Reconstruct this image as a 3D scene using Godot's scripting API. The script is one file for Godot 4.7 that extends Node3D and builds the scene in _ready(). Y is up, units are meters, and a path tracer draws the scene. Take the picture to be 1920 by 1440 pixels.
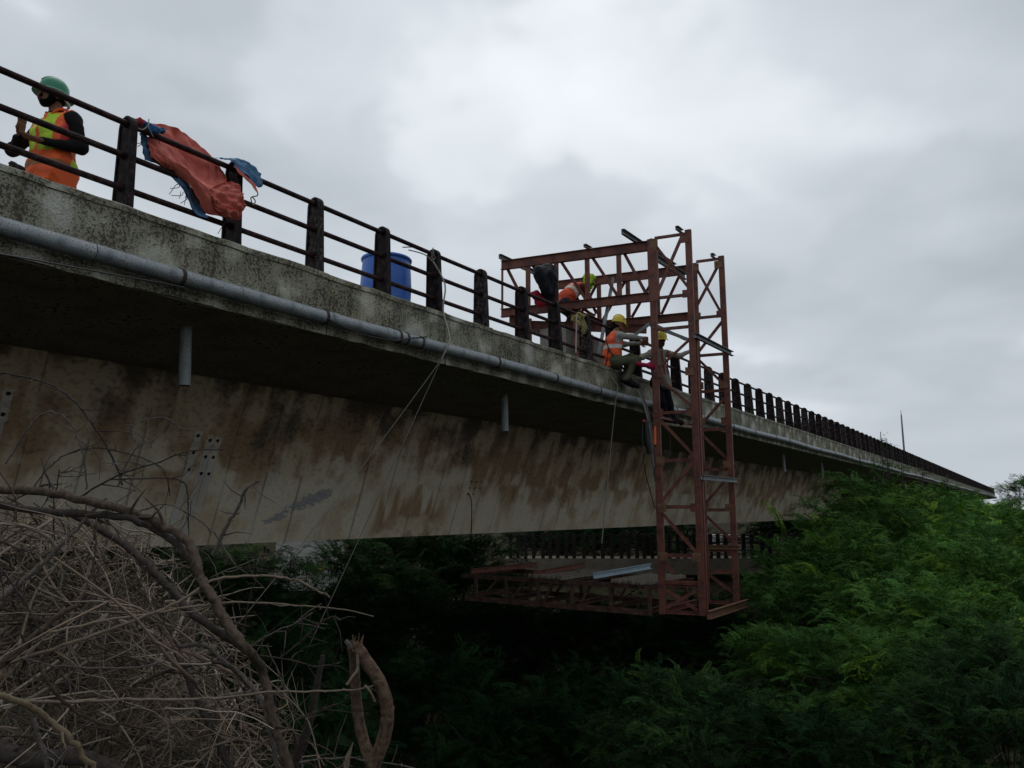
extends Node3D
# A road bridge over a bushy river bed, with a red inspection gantry hung over its edge.
# x runs along the bridge away from the camera, y is up, -z runs across the bridge (written n below).

var M := {}
var used := {}
var R := RandomNumberGenerator.new()
var N1 := FastNoiseLite.new()

# ------------------------------------------------------------------ small helpers
func V(s: float, y: float, n: float) -> Vector3:
	return Vector3(s, y, -n)

func lin(r: float, g: float, b: float) -> Color:
	return Color(r, g, b).linear_to_srgb()

func fresh(called: String) -> String:
	var k: int = used.get(called, 0)
	used[called] = k + 1
	return called if k == 0 else "%s_%03d" % [called, k]

func tag(o: Node, label: String, category: String, group := "", kind := "") -> Node:
	o.set_meta("label", label)
	if category != "":
		o.set_meta("category", category)
	if group != "":
		o.set_meta("group", group)
	if kind != "":
		o.set_meta("kind", kind)
	return o

func thing(called: String, label: String, category: String, pos := Vector3.ZERO, group := "") -> Node3D:
	var o := Node3D.new()
	o.name = fresh(called)
	add_child(o)
	o.position = pos
	tag(o, label, category, group)
	return o

func put(called: String, mesh: Mesh, mat: Material, parent: Node = null) -> MeshInstance3D:
	var o := MeshInstance3D.new()
	o.mesh = mesh
	o.material_override = mat
	if parent == null or parent == self:
		o.name = fresh(called)
		add_child(o)
	else:
		o.name = called
		parent.add_child(o, true)
	return o

func newst() -> SurfaceTool:
	var st := SurfaceTool.new()
	st.begin(Mesh.PRIMITIVE_TRIANGLES)
	return st

func done(st: SurfaceTool) -> ArrayMesh:
	st.generate_normals()
	return st.commit()

func quad(st: SurfaceTool, a: Vector3, b: Vector3, c: Vector3, d: Vector3) -> void:
	for p in [a, b, c, a, c, d]:
		st.add_vertex(p)

func box(st: SurfaceTool, lo: Vector3, hi: Vector3, xf := Transform3D()) -> void:
	st.set_smooth_group(-1)
	var p: Array[Vector3] = []
	for i in 8:
		p.append(xf * Vector3(hi.x if i & 1 else lo.x, hi.y if i & 2 else lo.y, hi.z if i & 4 else lo.z))
	quad(st, p[0], p[2], p[3], p[1])
	quad(st, p[5], p[7], p[6], p[4])
	quad(st, p[4], p[6], p[2], p[0])
	quad(st, p[1], p[3], p[7], p[5])
	quad(st, p[2], p[6], p[7], p[3])
	quad(st, p[4], p[0], p[1], p[5])

func boxmesh(lo: Vector3, hi: Vector3, xf := Transform3D()) -> ArrayMesh:
	var st := newst()
	box(st, lo, hi, xf)
	return done(st)

func frame_along(d: Vector3, ref := Vector3.UP) -> Basis:
	var z := d.normalized()
	if absf(z.dot(ref)) > 0.98:
		ref = Vector3.RIGHT
	var x := ref.cross(z).normalized()
	return Basis(x, z.cross(x), z)

# a tapered tube through pts; rr holds a radius for each point
func tube(st: SurfaceTool, pts: Array, rr: Array, sides := 8, caps := true, col := Color(1, 1, 1)) -> void:
	var n := pts.size()
	var rings := []
	var up := Vector3.UP
	for i in n:
		var d: Vector3 = (pts[mini(i + 1, n - 1)] - pts[maxi(i - 1, 0)])
		if d.length() < 1e-6:
			d = Vector3.UP
		var b := frame_along(d, up)
		up = b.y
		var ring := []
		for k in sides:
			var a := TAU * k / sides
			ring.append(pts[i] + (b.x * cos(a) + b.y * sin(a)) * float(rr[i]))
		rings.append(ring)
	st.set_smooth_group(1)
	st.set_color(col)
	for i in n - 1:
		for k in sides:
			var k2 := (k + 1) % sides
			quad(st, rings[i][k], rings[i][k2], rings[i + 1][k2], rings[i + 1][k])
	if caps:
		st.set_smooth_group(-1)
		for k in range(1, sides - 1):
			for p in [rings[0][0], rings[0][k + 1], rings[0][k]]:
				st.add_vertex(p)
			for p in [rings[n - 1][0], rings[n - 1][k], rings[n - 1][k + 1]]:
				st.add_vertex(p)

func tubemesh(pts: Array, r, sides := 8) -> ArrayMesh:
	var st := newst()
	var rr := []
	for i in pts.size():
		rr.append(r[i] if r is Array else r)
	tube(st, pts, rr, sides)
	return done(st)

# points smoothed by a Catmull-Rom spline
func smooth(pts: Array, per := 4) -> Array:
	var out := []
	var n := pts.size()
	for i in n - 1:
		var a = pts[maxi(i - 1, 0)]
		var b = pts[i]
		var c = pts[i + 1]
		var d = pts[mini(i + 2, n - 1)]
		for k in per:
			out.append(b.cubic_interpolate(c, a, d, float(k) / per))
	out.append(pts[n - 1])
	return out

func sag(a: Vector3, b: Vector3, drop: float, n := 10) -> Array:
	var out := []
	for i in n + 1:
		var t := float(i) / n
		out.append(a.lerp(b, t) - Vector3(0, drop * 4.0 * t * (1.0 - t), 0))
	return out

# a rolled section from a to b. kind: "c" channel, "l" angle, "i" joist, "t" flat plate, "o" box. wide runs along side, deep along the third axis
func section(kind: String, a: Vector3, b: Vector3, side: Vector3, wide: float, deep: float, th := 0.009) -> ArrayMesh:
	var z := (b - a).normalized()
	var x := (side - z * side.dot(z)).normalized()
	var y := z.cross(x)
	var xf := Transform3D(Basis(x, y, z), a)
	var l := a.distance_to(b)
	var st := newst()
	var w := wide * 0.5
	var h := deep * 0.5
	match kind:
		"c":
			box(st, Vector3(-w, -h, 0), Vector3(w, -h + th, l), xf)
			box(st, Vector3(-w, -h + th, 0), Vector3(-w + th, h, l), xf)
			box(st, Vector3(w - th, -h + th, 0), Vector3(w, h, l), xf)
		"l":
			box(st, Vector3(-w, -h, 0), Vector3(w, -h + th, l), xf)
			box(st, Vector3(-w, -h + th, 0), Vector3(-w + th, h, l), xf)
		"i":
			box(st, Vector3(-th * 0.5, -h + th, 0), Vector3(th * 0.5, h - th, l), xf)
			box(st, Vector3(-w, -h, 0), Vector3(w, -h + th, l), xf)
			box(st, Vector3(-w, h - th, 0), Vector3(w, h, l), xf)
		"t":
			box(st, Vector3(-w, -th * 0.5, 0), Vector3(w, th * 0.5, l), xf)
		"o":
			box(st, Vector3(-w, -h, 0), Vector3(w, h, l), xf)
	return done(st)

# turn a profile (x = radius, y = height) about the y axis
func lathe(prof: Array, sides := 24, xf := Transform3D(), squash := Vector2(1, 1)) -> ArrayMesh:
	var st := newst()
	st.set_smooth_group(1)
	for i in prof.size() - 1:
		for k in sides:
			var q := []
			for c in [[i, k], [i, k + 1], [i + 1, k + 1], [i + 1, k]]:
				var a: float = TAU * c[1] / sides
				q.append(xf * Vector3(prof[c[0]].x * cos(a) * squash.x, prof[c[0]].y, prof[c[0]].x * sin(a) * squash.y))
			quad(st, q[0], q[1], q[2], q[3])
	st.index()
	return done(st)

# ------------------------------------------------------------------ rounded bodies: tapered capsules joined with a smooth minimum, meshed as surface nets
# bones: [a, b, radius_a, radius_b, colour]; keep: planes whose outer side is cut away; paint(position, colour) may recolour
func blob(st: SurfaceTool, bones: Array, cell: float, k: float, keep := [], paint = null, rough := 0.0, rough_freq := 8.0) -> void:
	var lo := Vector3(1e9, 1e9, 1e9)
	var hi := -lo
	for b in bones:
		var r: float = maxf(b[2], b[3])
		for p in [b[0], b[1]]:
			lo = lo.min(p - Vector3(r, r, r))
			hi = hi.max(p + Vector3(r, r, r))
	var pad := 2.0 * cell + 1.2 / k + rough
	lo -= Vector3(pad, pad, pad)
	hi += Vector3(pad, pad, pad)
	var nx := int((hi.x - lo.x) / cell) + 2
	var ny := int((hi.y - lo.y) / cell) + 2
	var nz := int((hi.z - lo.z) / cell) + 2
	var F := PackedFloat32Array()
	F.resize(nx * ny * nz)
	var best := PackedFloat32Array()
	best.resize(nx * ny * nz)
	best.fill(1e9)
	var who := PackedByteArray()
	who.resize(nx * ny * nz)
	var reach := 4.5 / k + cell
	for bi in bones.size():
		var b = bones[bi]
		var a: Vector3 = b[0]
		var ab: Vector3 = b[1] - b[0]
		var l2 := maxf(ab.length_squared(), 1e-9)
		var ra: float = b[2]
		var rb: float = b[3]
		var m := maxf(ra, rb) + reach
		var mn := ((a.min(b[1]) - Vector3(m, m, m) - lo) / cell).floor()
		var mx := ((a.max(b[1]) + Vector3(m, m, m) - lo) / cell).ceil()
		for z in range(maxi(0, int(mn.z)), mini(nz, int(mx.z) + 1)):
			for y in range(maxi(0, int(mn.y)), mini(ny, int(mx.y) + 1)):
				var row := (z * ny + y) * nx
				for x in range(maxi(0, int(mn.x)), mini(nx, int(mx.x) + 1)):
					var p := lo + Vector3(x, y, z) * cell
					var ap := p - a
					var t := clampf(ap.dot(ab) / l2, 0.0, 1.0)
					var d := (ap - ab * t).length() - lerpf(ra, rb, t)
					if d < reach:
						var i := row + x
						F[i] += exp(-k * d)
						if d < best[i]:
							best[i] = d
							who[i] = bi
	for i in F.size():
		if F[i] <= 1e-12:
			F[i] = reach
			continue
		var d := -log(F[i]) / k
		if rough > 0.0 or keep.size() > 0:
			var p := lo + Vector3(i % nx, (i / nx) % ny, i / (nx * ny)) * cell
			if rough > 0.0:
				d += rough * N1.get_noise_3dv(p * rough_freq * 16.0)
			for pl in keep:
				d = maxf(d, pl.distance_to(p))
		F[i] = d
	var vid := PackedInt32Array()
	vid.resize(nx * ny * nz)
	vid.fill(-1)
	var verts := PackedVector3Array()
	var cols := PackedColorArray()
	var off := [0, 1, nx, nx + 1, nx * ny, nx * ny + 1, nx * ny + nx, nx * ny + nx + 1]
	var edges := [[0, 1], [2, 3], [4, 5], [6, 7], [0, 2], [1, 3], [4, 6], [5, 7], [0, 4], [1, 5], [2, 6], [3, 7]]
	var corner := [Vector3(0, 0, 0), Vector3(1, 0, 0), Vector3(0, 1, 0), Vector3(1, 1, 0), Vector3(0, 0, 1), Vector3(1, 0, 1), Vector3(0, 1, 1), Vector3(1, 1, 1)]
	var near := cell * 1.8
	for z in nz - 1:
		for y in ny - 1:
			for x in nx - 1:
				var i := (z * ny + y) * nx + x
				if absf(F[i]) > near:
					continue
				var neg := 0
				for o in off:
					if F[i + o] < 0.0:
						neg += 1
				if neg == 0 or neg == 8:
					continue
				var sum := Vector3.ZERO
				var cnt := 0
				for e in edges:
					var fa := F[i + off[e[0]]]
					var fb := F[i + off[e[1]]]
					if (fa < 0.0) != (fb < 0.0):
						var t := fa / (fa - fb)
						sum += corner[e[0]].lerp(corner[e[1]], t)
						cnt += 1
				vid[i] = verts.size()
				var p := lo + (Vector3(x, y, z) + sum / cnt) * cell
				verts.append(p)
				var c: Color = bones[who[i]][4]
				if paint != null:
					c = paint.call(p, c)
				cols.append(c)
	st.set_smooth_group(1)
	for z in range(1, nz - 1):
		for y in range(1, ny - 1):
			for x in range(1, nx - 1):
				var i := (z * ny + y) * nx + x
				var f0 := F[i]
				if absf(f0) > near:
					continue
				for ax in 3:
					var step: int = [1, nx, nx * ny][ax]
					var f1 := F[i + step]
					if (f0 < 0.0) == (f1 < 0.0):
						continue
					var u: int = [nx, nx * ny, 1][ax]
					var w: int = [nx * ny, 1, nx][ax]
					var q := [vid[i - u - w], vid[i - w], vid[i], vid[i - u]]
					if q.min() < 0:
						continue
					if f0 < 0.0:
						q.reverse()
					for j in [q[0], q[1], q[2], q[0], q[2], q[3]]:
						st.set_color(cols[j])
						st.add_vertex(verts[j])

# ------------------------------------------------------------------ computed textures
func grey(w: int, h: int, freq: float, oct: int, sd: int, kind := FastNoiseLite.TYPE_SIMPLEX_SMOOTH, seamless := true) -> PackedByteArray:
	var f := FastNoiseLite.new()
	f.seed = sd
	f.noise_type = kind
	f.frequency = freq
	f.fractal_octaves = oct
	var im := f.get_seamless_image(w, h) if seamless else f.get_image(w, h)
	im.convert(Image.FORMAT_L8)
	return im.get_data()

func stretched(w: int, h: int, hs: int, freq: float, oct: int, sd: int) -> PackedByteArray:
	var f := FastNoiseLite.new()
	f.seed = sd
	f.frequency = freq
	f.fractal_octaves = oct
	var im := f.get_seamless_image(w, hs)
	im.convert(Image.FORMAT_L8)
	im.resize(w, h, Image.INTERPOLATE_CUBIC)
	return im.get_data()

func picture(w: int, h: int, rgbs: PackedByteArray) -> ImageTexture:
	var im := Image.create_from_data(w, h, false, Image.FORMAT_RGB8, rgbs)
	return ImageTexture.create_from_image(im)

func relief(w: int, h: int, a: PackedByteArray, strength: float) -> ImageTexture:
	var im := Image.create_from_data(w, h, false, Image.FORMAT_L8, a)
	im.convert(Image.FORMAT_RGBA8)
	im.bump_map_to_normal_map(strength)
	return ImageTexture.create_from_image(im)

func set_rgb(a: PackedByteArray, i: int, c: Color) -> void:
	a[i * 3] = int(clampf(c.r, 0, 1) * 255.0)
	a[i * 3 + 1] = int(clampf(c.g, 0, 1) * 255.0)
	a[i * 3 + 2] = int(clampf(c.b, 0, 1) * 255.0)

func plain(c: Color, rough := 0.8, metal := 0.0) -> StandardMaterial3D:
	var m := StandardMaterial3D.new()
	m.albedo_color = c
	m.roughness = rough
	m.metallic = metal
	return m

func triplanar(m: StandardMaterial3D, metres: float) -> StandardMaterial3D:
	m.uv1_triplanar = true
	m.uv1_world_triplanar = true
	m.uv1_scale = Vector3.ONE / metres
	m.uv1_triplanar_sharpness = 4.0
	return m

# a mottled material: three tones chosen by coarse noise, specks by fine noise. All share one pair of noise tiles, shifted
var tiles := {}

func tile(size: int) -> Array:
	if not tiles.has(size):
		var b := grey(size, size, 40.0 / size, 4, 72)
		tiles[size] = [grey(size, size, 4.0 / size, 5, 71), b, relief(size, size, b, 4.0)]
	return tiles[size]

func mottled(size: int, metres: float, dark: Color, mid: Color, light: Color, speck: Color, speck_at: float, sd: int, rough: float, bump: float, metal := 0.0) -> StandardMaterial3D:
	var tl := tile(size)
	var a: PackedByteArray = tl[0]
	var b: PackedByteArray = tl[1]
	var out := PackedByteArray()
	out.resize(size * size * 3)
	var lut := PackedByteArray()
	lut.resize(256 * 3)
	for i in 256:
		var t := i / 255.0
		set_rgb(lut, i, dark.lerp(mid, smoothstep(0.28, 0.5, t)).lerp(light, smoothstep(0.52, 0.75, t)))
	var sr := int(speck.r * 255.0)
	var sg := int(speck.g * 255.0)
	var sb := int(speck.b * 255.0)
	var thr := int(speck_at * 1020.0)
	var n := size * size
	var shift := (sd * 7919 + sd * size * 37) % n
	var o := 0
	for i in n:
		var q := i + shift
		if q >= n:
			q -= n
		var va := a[q]
		var vb := b[i]
		if vb * 3 + va > thr:
			out[o] = sr
			out[o + 1] = sg
			out[o + 2] = sb
		else:
			var l := ((va * 3 + vb * 2) / 5) * 3
			out[o] = lut[l]
			out[o + 1] = lut[l + 1]
			out[o + 2] = lut[l + 2]
		o += 3
	var m := StandardMaterial3D.new()
	m.albedo_texture = picture(size, size, out)
	m.roughness = rough
	m.metallic = metal
	if bump > 0.0:
		m.normal_enabled = true
		m.normal_texture = tl[2]
		m.normal_scale = bump / 4.0
	return triplanar(m, metres)

func edge_concrete() -> StandardMaterial3D:
	var w := 1024
	var a := grey(w, w, 0.006, 4, 11)
	var b := grey(w, w, 0.075, 4, 12)
	var c := grey(w, w, 0.17, 3, 13)
	var s := stretched(w, w, 96, 0.03, 4, 14)
	var out := PackedByteArray()
	out.resize(w * w * 3)
	var hgt := PackedByteArray()
	hgt.resize(w * w)
	var pale := lin(0.42, 0.405, 0.33)
	var mid := lin(0.24, 0.228, 0.168)
	var ochre := lin(0.16, 0.125, 0.06)
	var black := lin(0.045, 0.045, 0.036)
	var white := lin(0.55, 0.55, 0.51)
	for i in w * w:
		var fa := a[i] / 255.0
		var fb := b[i] / 255.0
		var fc := c[i] / 255.0
		var fs := s[i] / 255.0
		var t := fa * 0.5 + fs * 0.35 + fb * 0.15
		var col := mid.lerp(pale, smoothstep(0.4, 0.68, t))
		col = col.lerp(ochre, 0.55 * smoothstep(0.55, 0.72, fs * 0.7 + (1.0 - fa) * 0.3))
		var sp := fb * 0.46 + fc * 0.38 + (1.0 - fa) * 0.26 + (fs - 0.5) * 0.12
		col = col.lerp(black, 0.85 * smoothstep(0.565, 0.66, sp))
		col = col.lerp(white, 0.7 * smoothstep(0.64, 0.72, fa * 0.55 + fc * 0.45))
		set_rgb(out, i, col)
		hgt[i] = int(clampf(fb * 0.5 + fc * 0.5 - 0.5 * smoothstep(0.58, 0.67, sp), 0, 1) * 255.0)
	var m := StandardMaterial3D.new()
	m.albedo_texture = picture(w, w, out)
	m.normal_enabled = true
	m.normal_texture = relief(w, w, hgt, 5.0)
	m.roughness = 0.93
	m.vertex_color_use_as_albedo = true
	return triplanar(m, 3.3)

# the side of the box girder, unwrapped along its length (0..44 m) and down its slope: stains that ran down from the deck
func web_concrete() -> StandardMaterial3D:
	var w := 2048
	var h := 512
	var length := 22.0
	var big := stretched(w, h, 230, 0.011, 5, 21)
	var fine := stretched(w, h, 256, 0.11, 4, 22)
	var run := stretched(w, h, 34, 0.03, 4, 23)
	var run2 := stretched(w, h, 12, 0.013, 3, 24)
	var line := FastNoiseLite.new()
	line.seed = 25
	line.frequency = 0.9
	line.fractal_octaves = 4
	var out := PackedByteArray()
	out.resize(w * h * 3)
	var hgt := PackedByteArray()
	hgt.resize(w * h)
	var pale := lin(0.6, 0.53, 0.4)
	var buff := lin(0.43, 0.32, 0.195)
	var brown := lin(0.215, 0.128, 0.066)
	var rust := lin(0.29, 0.155, 0.07)
	var black := lin(0.06, 0.052, 0.042)
	var chalk := lin(0.34, 0.33, 0.3)
	var blue := lin(0.19, 0.21, 0.24)
	# where the girder was patched: s, v centre, half length, half height, tilt
	var patches := [[7.66, 0.72, 0.36, 0.045, -0.16], [7.2, 0.83, 0.2, 0.03, -0.12]]
	for x in w:
		var s := x * length / w
		var lo_edge := 0.62 + 0.2 * line.get_noise_1d(s * 0.55) + 0.05 * line.get_noise_1d(s * 6.0)
		if s > 8.7 and s < 11.4:
			lo_edge = 0.48 + 0.05 * line.get_noise_1d(s * 5.0)
		elif s > 11.4:
			lo_edge += 0.1
		var low_blob := smoothstep(8.9, 9.3, s) * (1.0 - smoothstep(10.6, 11.2, s))
		var strips := []
		for g in [[5.66, 0.34, 0.92], [5.84, 0.36, 0.95], [5.95, 0.36, 0.8], [3.46, 0.22, 0.7]]:
			if absf(s - g[0]) < 0.14:
				strips.append(g)
		var near_patch := s > 6.9 and s < 8.1
		var board := fposmod(s + 0.03 * line.get_noise_1d(s * 3.0), 0.62)
		for y in h:
			var v := float(y) / h
			var i := y * w + x
			var fb := big[i] / 255.0
			var ff := fine[i] / 255.0
			var fr := run[i] / 255.0
			var f2 := run2[i] / 255.0
			var e := lo_edge + (fr - 0.5) * 0.2 + (fb - 0.5) * 0.4
			var m := 1.0 - smoothstep(e - 0.3, e + 0.08, v)
			var col := pale.lerp(buff, smoothstep(0.42, 0.7, fb * 0.75 + fr * 0.25) * 0.6)
			var st := buff.lerp(brown, smoothstep(0.38, 0.6, fr * 0.4 + fb * 0.6)).lerp(rust, smoothstep(0.5, 0.75, fb) * 0.45)
			col = col.lerp(st, m * 0.74)
			# long runs on the right part reach the bottom edge
			var lr := smoothstep(0.48, 0.78, f2 * 0.7 + fr * 0.3) * smoothstep(10.5, 13.0, s) * (1.0 - 0.75 * v * v)
			col = col.lerp(brown.lerp(rust, ff), lr * 0.5 * (1.0 - 0.6 * v))
			var blob_edge := 0.7 + (fr - 0.5) * 0.5
			col = col.lerp(brown.lerp(rust, ff), low_blob * smoothstep(blob_edge - 0.05, blob_edge + 0.16, v) * (1.0 - smoothstep(0.85, 1.0, v + (fb - 0.5) * 0.5)) * 0.75)
			# black growth under the deck and in runs
			var bl := smoothstep(0.5, 0.72, fr * 0.2 + ff * 0.1 + f2 * 0.22 + fb * 0.48 + (0.22 - v) * 0.5)
			col = col.lerp(black, bl * 0.7)
			# chalky runs
			col = col.lerp(chalk, 0.5 * smoothstep(0.72, 0.85, f2 * 0.6 + fr * 0.4))
			col = col.lerp(col * 0.8, smoothstep(0.5, 0.85, ff) * (0.4 + 0.6 * m))
			if board < 0.025:
				col = col.lerp(black if fr > 0.45 else chalk, 0.35)
			var hh := 0.45 + 0.35 * (ff - 0.5)
			if board < 0.02:
				hh -= 0.2
			# grouted anchor strips with open holes
			for g in strips:
				var ds := absf(s - g[0] + (v - g[1]) * 0.06)
				if ds < 0.058 and v > g[1] - 0.02 and v < g[2]:
					col = col.lerp(lin(0.46, 0.46, 0.45) if ds < 0.05 else black, 0.62 if ds < 0.05 else 0.2)
				for q in 3:
					var dq := Vector2(s - g[0], (v - g[1] - 0.1 * q) * 2.2).length()
					if dq < 0.022:
						col = Color(0.04, 0.035, 0.03)
						hh = 0.0
					elif dq < 0.075 and q < 2 and ff > 0.4:
						col = col.lerp(pale, 0.5)
			if s > 11.3 and s < 12.0:
				for q in 8:
					var dq := Vector2(s - 11.42 - 0.16 * (q % 3), (v - 0.53 - 0.055 * (q / 3)) * 2.2).length()
					if dq < 0.02:
						col = Color(0.05, 0.04, 0.03)
						hh = 0.0
			for pt in (patches if near_patch else []):
				var dx: float = (s - pt[0]) / pt[2]
				var dy: float = (v - pt[1] - (s - pt[0]) * pt[4]) / pt[3]
				if dx * dx + dy * dy + (fb - 0.5) * 2.0 + (ff - 0.5) * 2.6 + (fr - 0.5) * 1.0 < 0.62:
					col = col.lerp(blue, 0.5 + 0.35 * ff)
					hh -= 0.15
			set_rgb(out, i, col)
			hgt[i] = int(clampf(hh, 0, 1) * 255.0)
	var m2 := StandardMaterial3D.new()
	m2.albedo_texture = picture(w, h, out)
	m2.normal_enabled = true
	m2.normal_texture = relief(w, h, hgt, 3.0)
	m2.roughness = 0.9
	return m2

func sky_picture() -> ImageTexture:
	var w := 1280
	var h := 640
	var im := Image.create_empty(w, h, false, Image.FORMAT_RGBF)
	var f := FastNoiseLite.new()
	f.seed = 5
	f.frequency = 1.25
	f.fractal_octaves = 6
	f.fractal_gain = 0.52
	var g := FastNoiseLite.new()
	g.seed = 31
	g.frequency = 0.62
	g.fractal_octaves = 4
	g.fractal_gain = 0.5
	var bright := V(0.75, 0.34, 0.55).normalized()
	for y in h:
		var el := (0.5 - (y + 0.5) / h) * PI
		for x in w:
			var az := (x + 0.5) / w * TAU
			var d := Vector3(sin(az) * cos(el), sin(el), -cos(az) * cos(el))
			if d.y < -0.02:
				im.set_pixel(x, y, Color(0.045, 0.045, 0.04))
				continue
			var k := 1.0 / (maxf(d.y, 0.0) + 0.2)
			var p := Vector3(d.x * k, d.z * k, 0.0)
			var c := f.get_noise_3dv(p)
			var b := g.get_noise_3dv(p + Vector3(40, 3, 0) + Vector3(c, c, 0) * 0.35)
			# billows: grey bellies with brighter thin places between them
			var belly := smoothstep(-0.22, 0.16, b + 0.3 * c)
			var lobe := maxf(d.dot(bright), 0.0)
			var lum := 0.455 + 0.17 * pow(lobe, 2.6) + 0.10 * smoothstep(0.3, 1.0, d.y)
			lum *= lerpf(1.08, 0.9, belly)
			lum *= 1.0 + 0.32 * c
			lum += 0.07 * smoothstep(0.15, 0.4, -b + 0.7 * c)
			lum = lerpf(lum, 0.55, 1.0 - smoothstep(0.0, 0.2, d.y))
			var blue := clampf(0.75 - (lum - 0.4) * 1.3, 0.2, 1.0)
			im.set_pixel(x, y, Color(lum * lerpf(0.96, 0.87, blue), lum * lerpf(1.0, 0.985, blue), lum * lerpf(1.03, 1.13, blue)))
	return ImageTexture.create_from_image(im)

# ------------------------------------------------------------------ the setting
func ground_y(s: float, n: float) -> float:
	# the photographer stands on a bank; the bed of the stream lies below the bridge
	var d := Vector2(s - 0.5, n - 0.6).length()
	var y := lerpf(-1.65, -5.2, smoothstep(2.2, 11.0, d + 1.2 * N1.get_noise_2d(s * 0.6, n * 0.6)))
	if s < 1.5:
		y = lerpf(y, -2.0, smoothstep(1.5, -6.0, s))
	y = lerpf(y, -2.2, smoothstep(30.0, 75.0, d))
	y += 0.35 * N1.get_noise_2d(s * 1.5, n * 1.5) * smoothstep(1.0, 5.0, d)
	return y

func make_ground() -> void:
	var st := newst()
	st.set_smooth_group(1)
	var steps := []
	for i in range(-44, 45):
		var t := i / 44.0
		steps.append(signf(t) * (absf(t) * 26.0 + pow(absf(t), 5.0) * 520.0))
	var g := []
	for a in steps:
		var row := []
		for b in steps:
			row.append(V(6.0 + a, ground_y(6.0 + a, 4.0 + b), 4.0 + b))
		g.append(row)
	for i in steps.size() - 1:
		for j in steps.size() - 1:
			quad(st, g[i][j], g[i][j + 1], g[i + 1][j + 1], g[i + 1][j])
	st.index()
	var gm := mottled(512, 2.5, lin(0.02, 0.017, 0.011), lin(0.04, 0.033, 0.022), lin(0.065, 0.052, 0.034), lin(0.03, 0.042, 0.015), 0.62, 61, 1.0, 4.0)
	gm.metallic_specular = 0.1
	var o := put("ground", done(st), gm)
	tag(o, "dark earth bank falling to the stream bed below the bridge", "", "", "structure")

func road_dy(s: float) -> float:
	return 0.036 * clampf(1.0 - s / 7.2, 0.0, 1.0)

const EDGE_TOP := 2.448
const EDGE_BOTTOM := 1.79
var post_s := []

func make_bridge() -> void:
	var bridge := thing("road_bridge", "long weathered concrete road bridge with a stained box girder", "bridge")
	# deck slab
	var sl := newst()
	sl.set_smooth_group(-1)
	var prof := [[6.03, 1.795], [6.03, 2.05], [16.5, 2.05], [16.5, 1.795], [14.2, 1.6], [8.3, 1.6]]
	for i in prof.size():
		var p = prof[i]
		var q = prof[(i + 1) % prof.size()]
		var s := -14.0
		while s < 150.0:
			quad(sl, V(s, p[1], p[0]), V(s, q[1], q[0]), V(s + 8, q[1], q[0]), V(s + 8, p[1], p[0]))
			s += 8.0
	put("deck_slab", done(sl), M.soffit, bridge)
	# box girder, the near web unwrapped for its stains
	var spans := [[-14.0, 62.0], [62.06, 106.0], [106.06, 150.0]]
	for sp in spans:
		var st := newst()
		st.set_smooth_group(-1)
		var slope := (9.0 - 8.3) / (1.6 + 0.459)
		var s: float = sp[0]
		while s < sp[1] - 0.01:
			var e := minf(s + 2.0, sp[1])
			var ya := 1.6
			var yb := -0.459
			var q := [V(s, ya, 8.3), V(e, ya, 8.3), V(e, yb, 9.0), V(s, yb, 9.0)]
			var us := 1.0 - absf(fposmod(s, 44.0) / 22.0 - 1.0)
			var ue := 1.0 - absf(fposmod(e, 44.0) / 22.0 - 1.0)
			var u := [Vector2(us, 0), Vector2(ue, 0), Vector2(ue, 1), Vector2(us, 1)]
			for j in [0, 2, 1, 0, 3, 2]:
				st.set_uv(u[j])
				st.add_vertex(q[j])
			s = e
		st.generate_normals()
		st.generate_tangents()
		put("girder_web", st.commit(), M.web, bridge)
		var bt := newst()
		bt.set_smooth_group(-1)
		var a: float = sp[0]
		var b: float = sp[1]
		quad(bt, V(a, -0.459, 9.0), V(b, -0.459, 9.0), V(b, -0.459, 13.5), V(a, -0.459, 13.5))
		quad(bt, V(a, -0.459, 13.5), V(b, -0.459, 13.5), V(b, 1.6, 14.2), V(a, 1.6, 14.2))
		quad(bt, V(a, -0.459, 9.0), V(a, 1.6, 8.3), V(a, 1.6, 14.2), V(a, -0.459, 13.5))
		quad(bt, V(b, -0.459, 9.0), V(b, -0.459, 13.5), V(b, 1.6, 14.2), V(b, 1.6, 8.3))
		put("girder_underside", done(bt), M.soffit, bridge)
	# piers
	for s in [62.0, 106.0, 148.0, -10.0]:
		put("pier", boxmesh(V(s - 0.9, -6.5, 9.3), V(s + 0.9, -0.47, 13.2)), M.edge, bridge)
	# edge upstand, cast in lengths between the posts
	for i in post_s.size() - 1:
		var a: float = post_s[i] + 0.1
		var b: float = post_s[i + 1] + 0.094
		edge_panel(bridge, a, b, i)
	# far edge upstand
	put("far_edge", boxmesh(V(-14, 1.8, 16.5), V(150, 2.44, 16.32)), M.edge, bridge)
	# spouts under the deck
	for s in [4.235, 9.64, 15.0, 20.2, 25.28, 30.53, 36.09, 41.5, 46.4, 52.0, 57.0]:
		var st := newst()
		var y0 := 1.18 + R.randf_range(-0.02, 0.04)
		var lean := R.randf_range(-0.01, 0.02)
		var top := V(s, 1.76, 6.7)
		var bot := V(s + lean, y0, 6.68)
		tube(st, [top, bot], [0.056, 0.056], 14, false)
		tube(st, [bot, top], [0.05, 0.05], 14, false)
		tube(st, [bot, bot + Vector3(0, 0.001, 0)], [0.056, 0.05], 14, false)
		tube(st, [V(s, 1.79, 6.7), V(s, 1.74, 6.7)], [0.08, 0.075], 14)
		put("drain_spout", done(st), M.spout, bridge)

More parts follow.
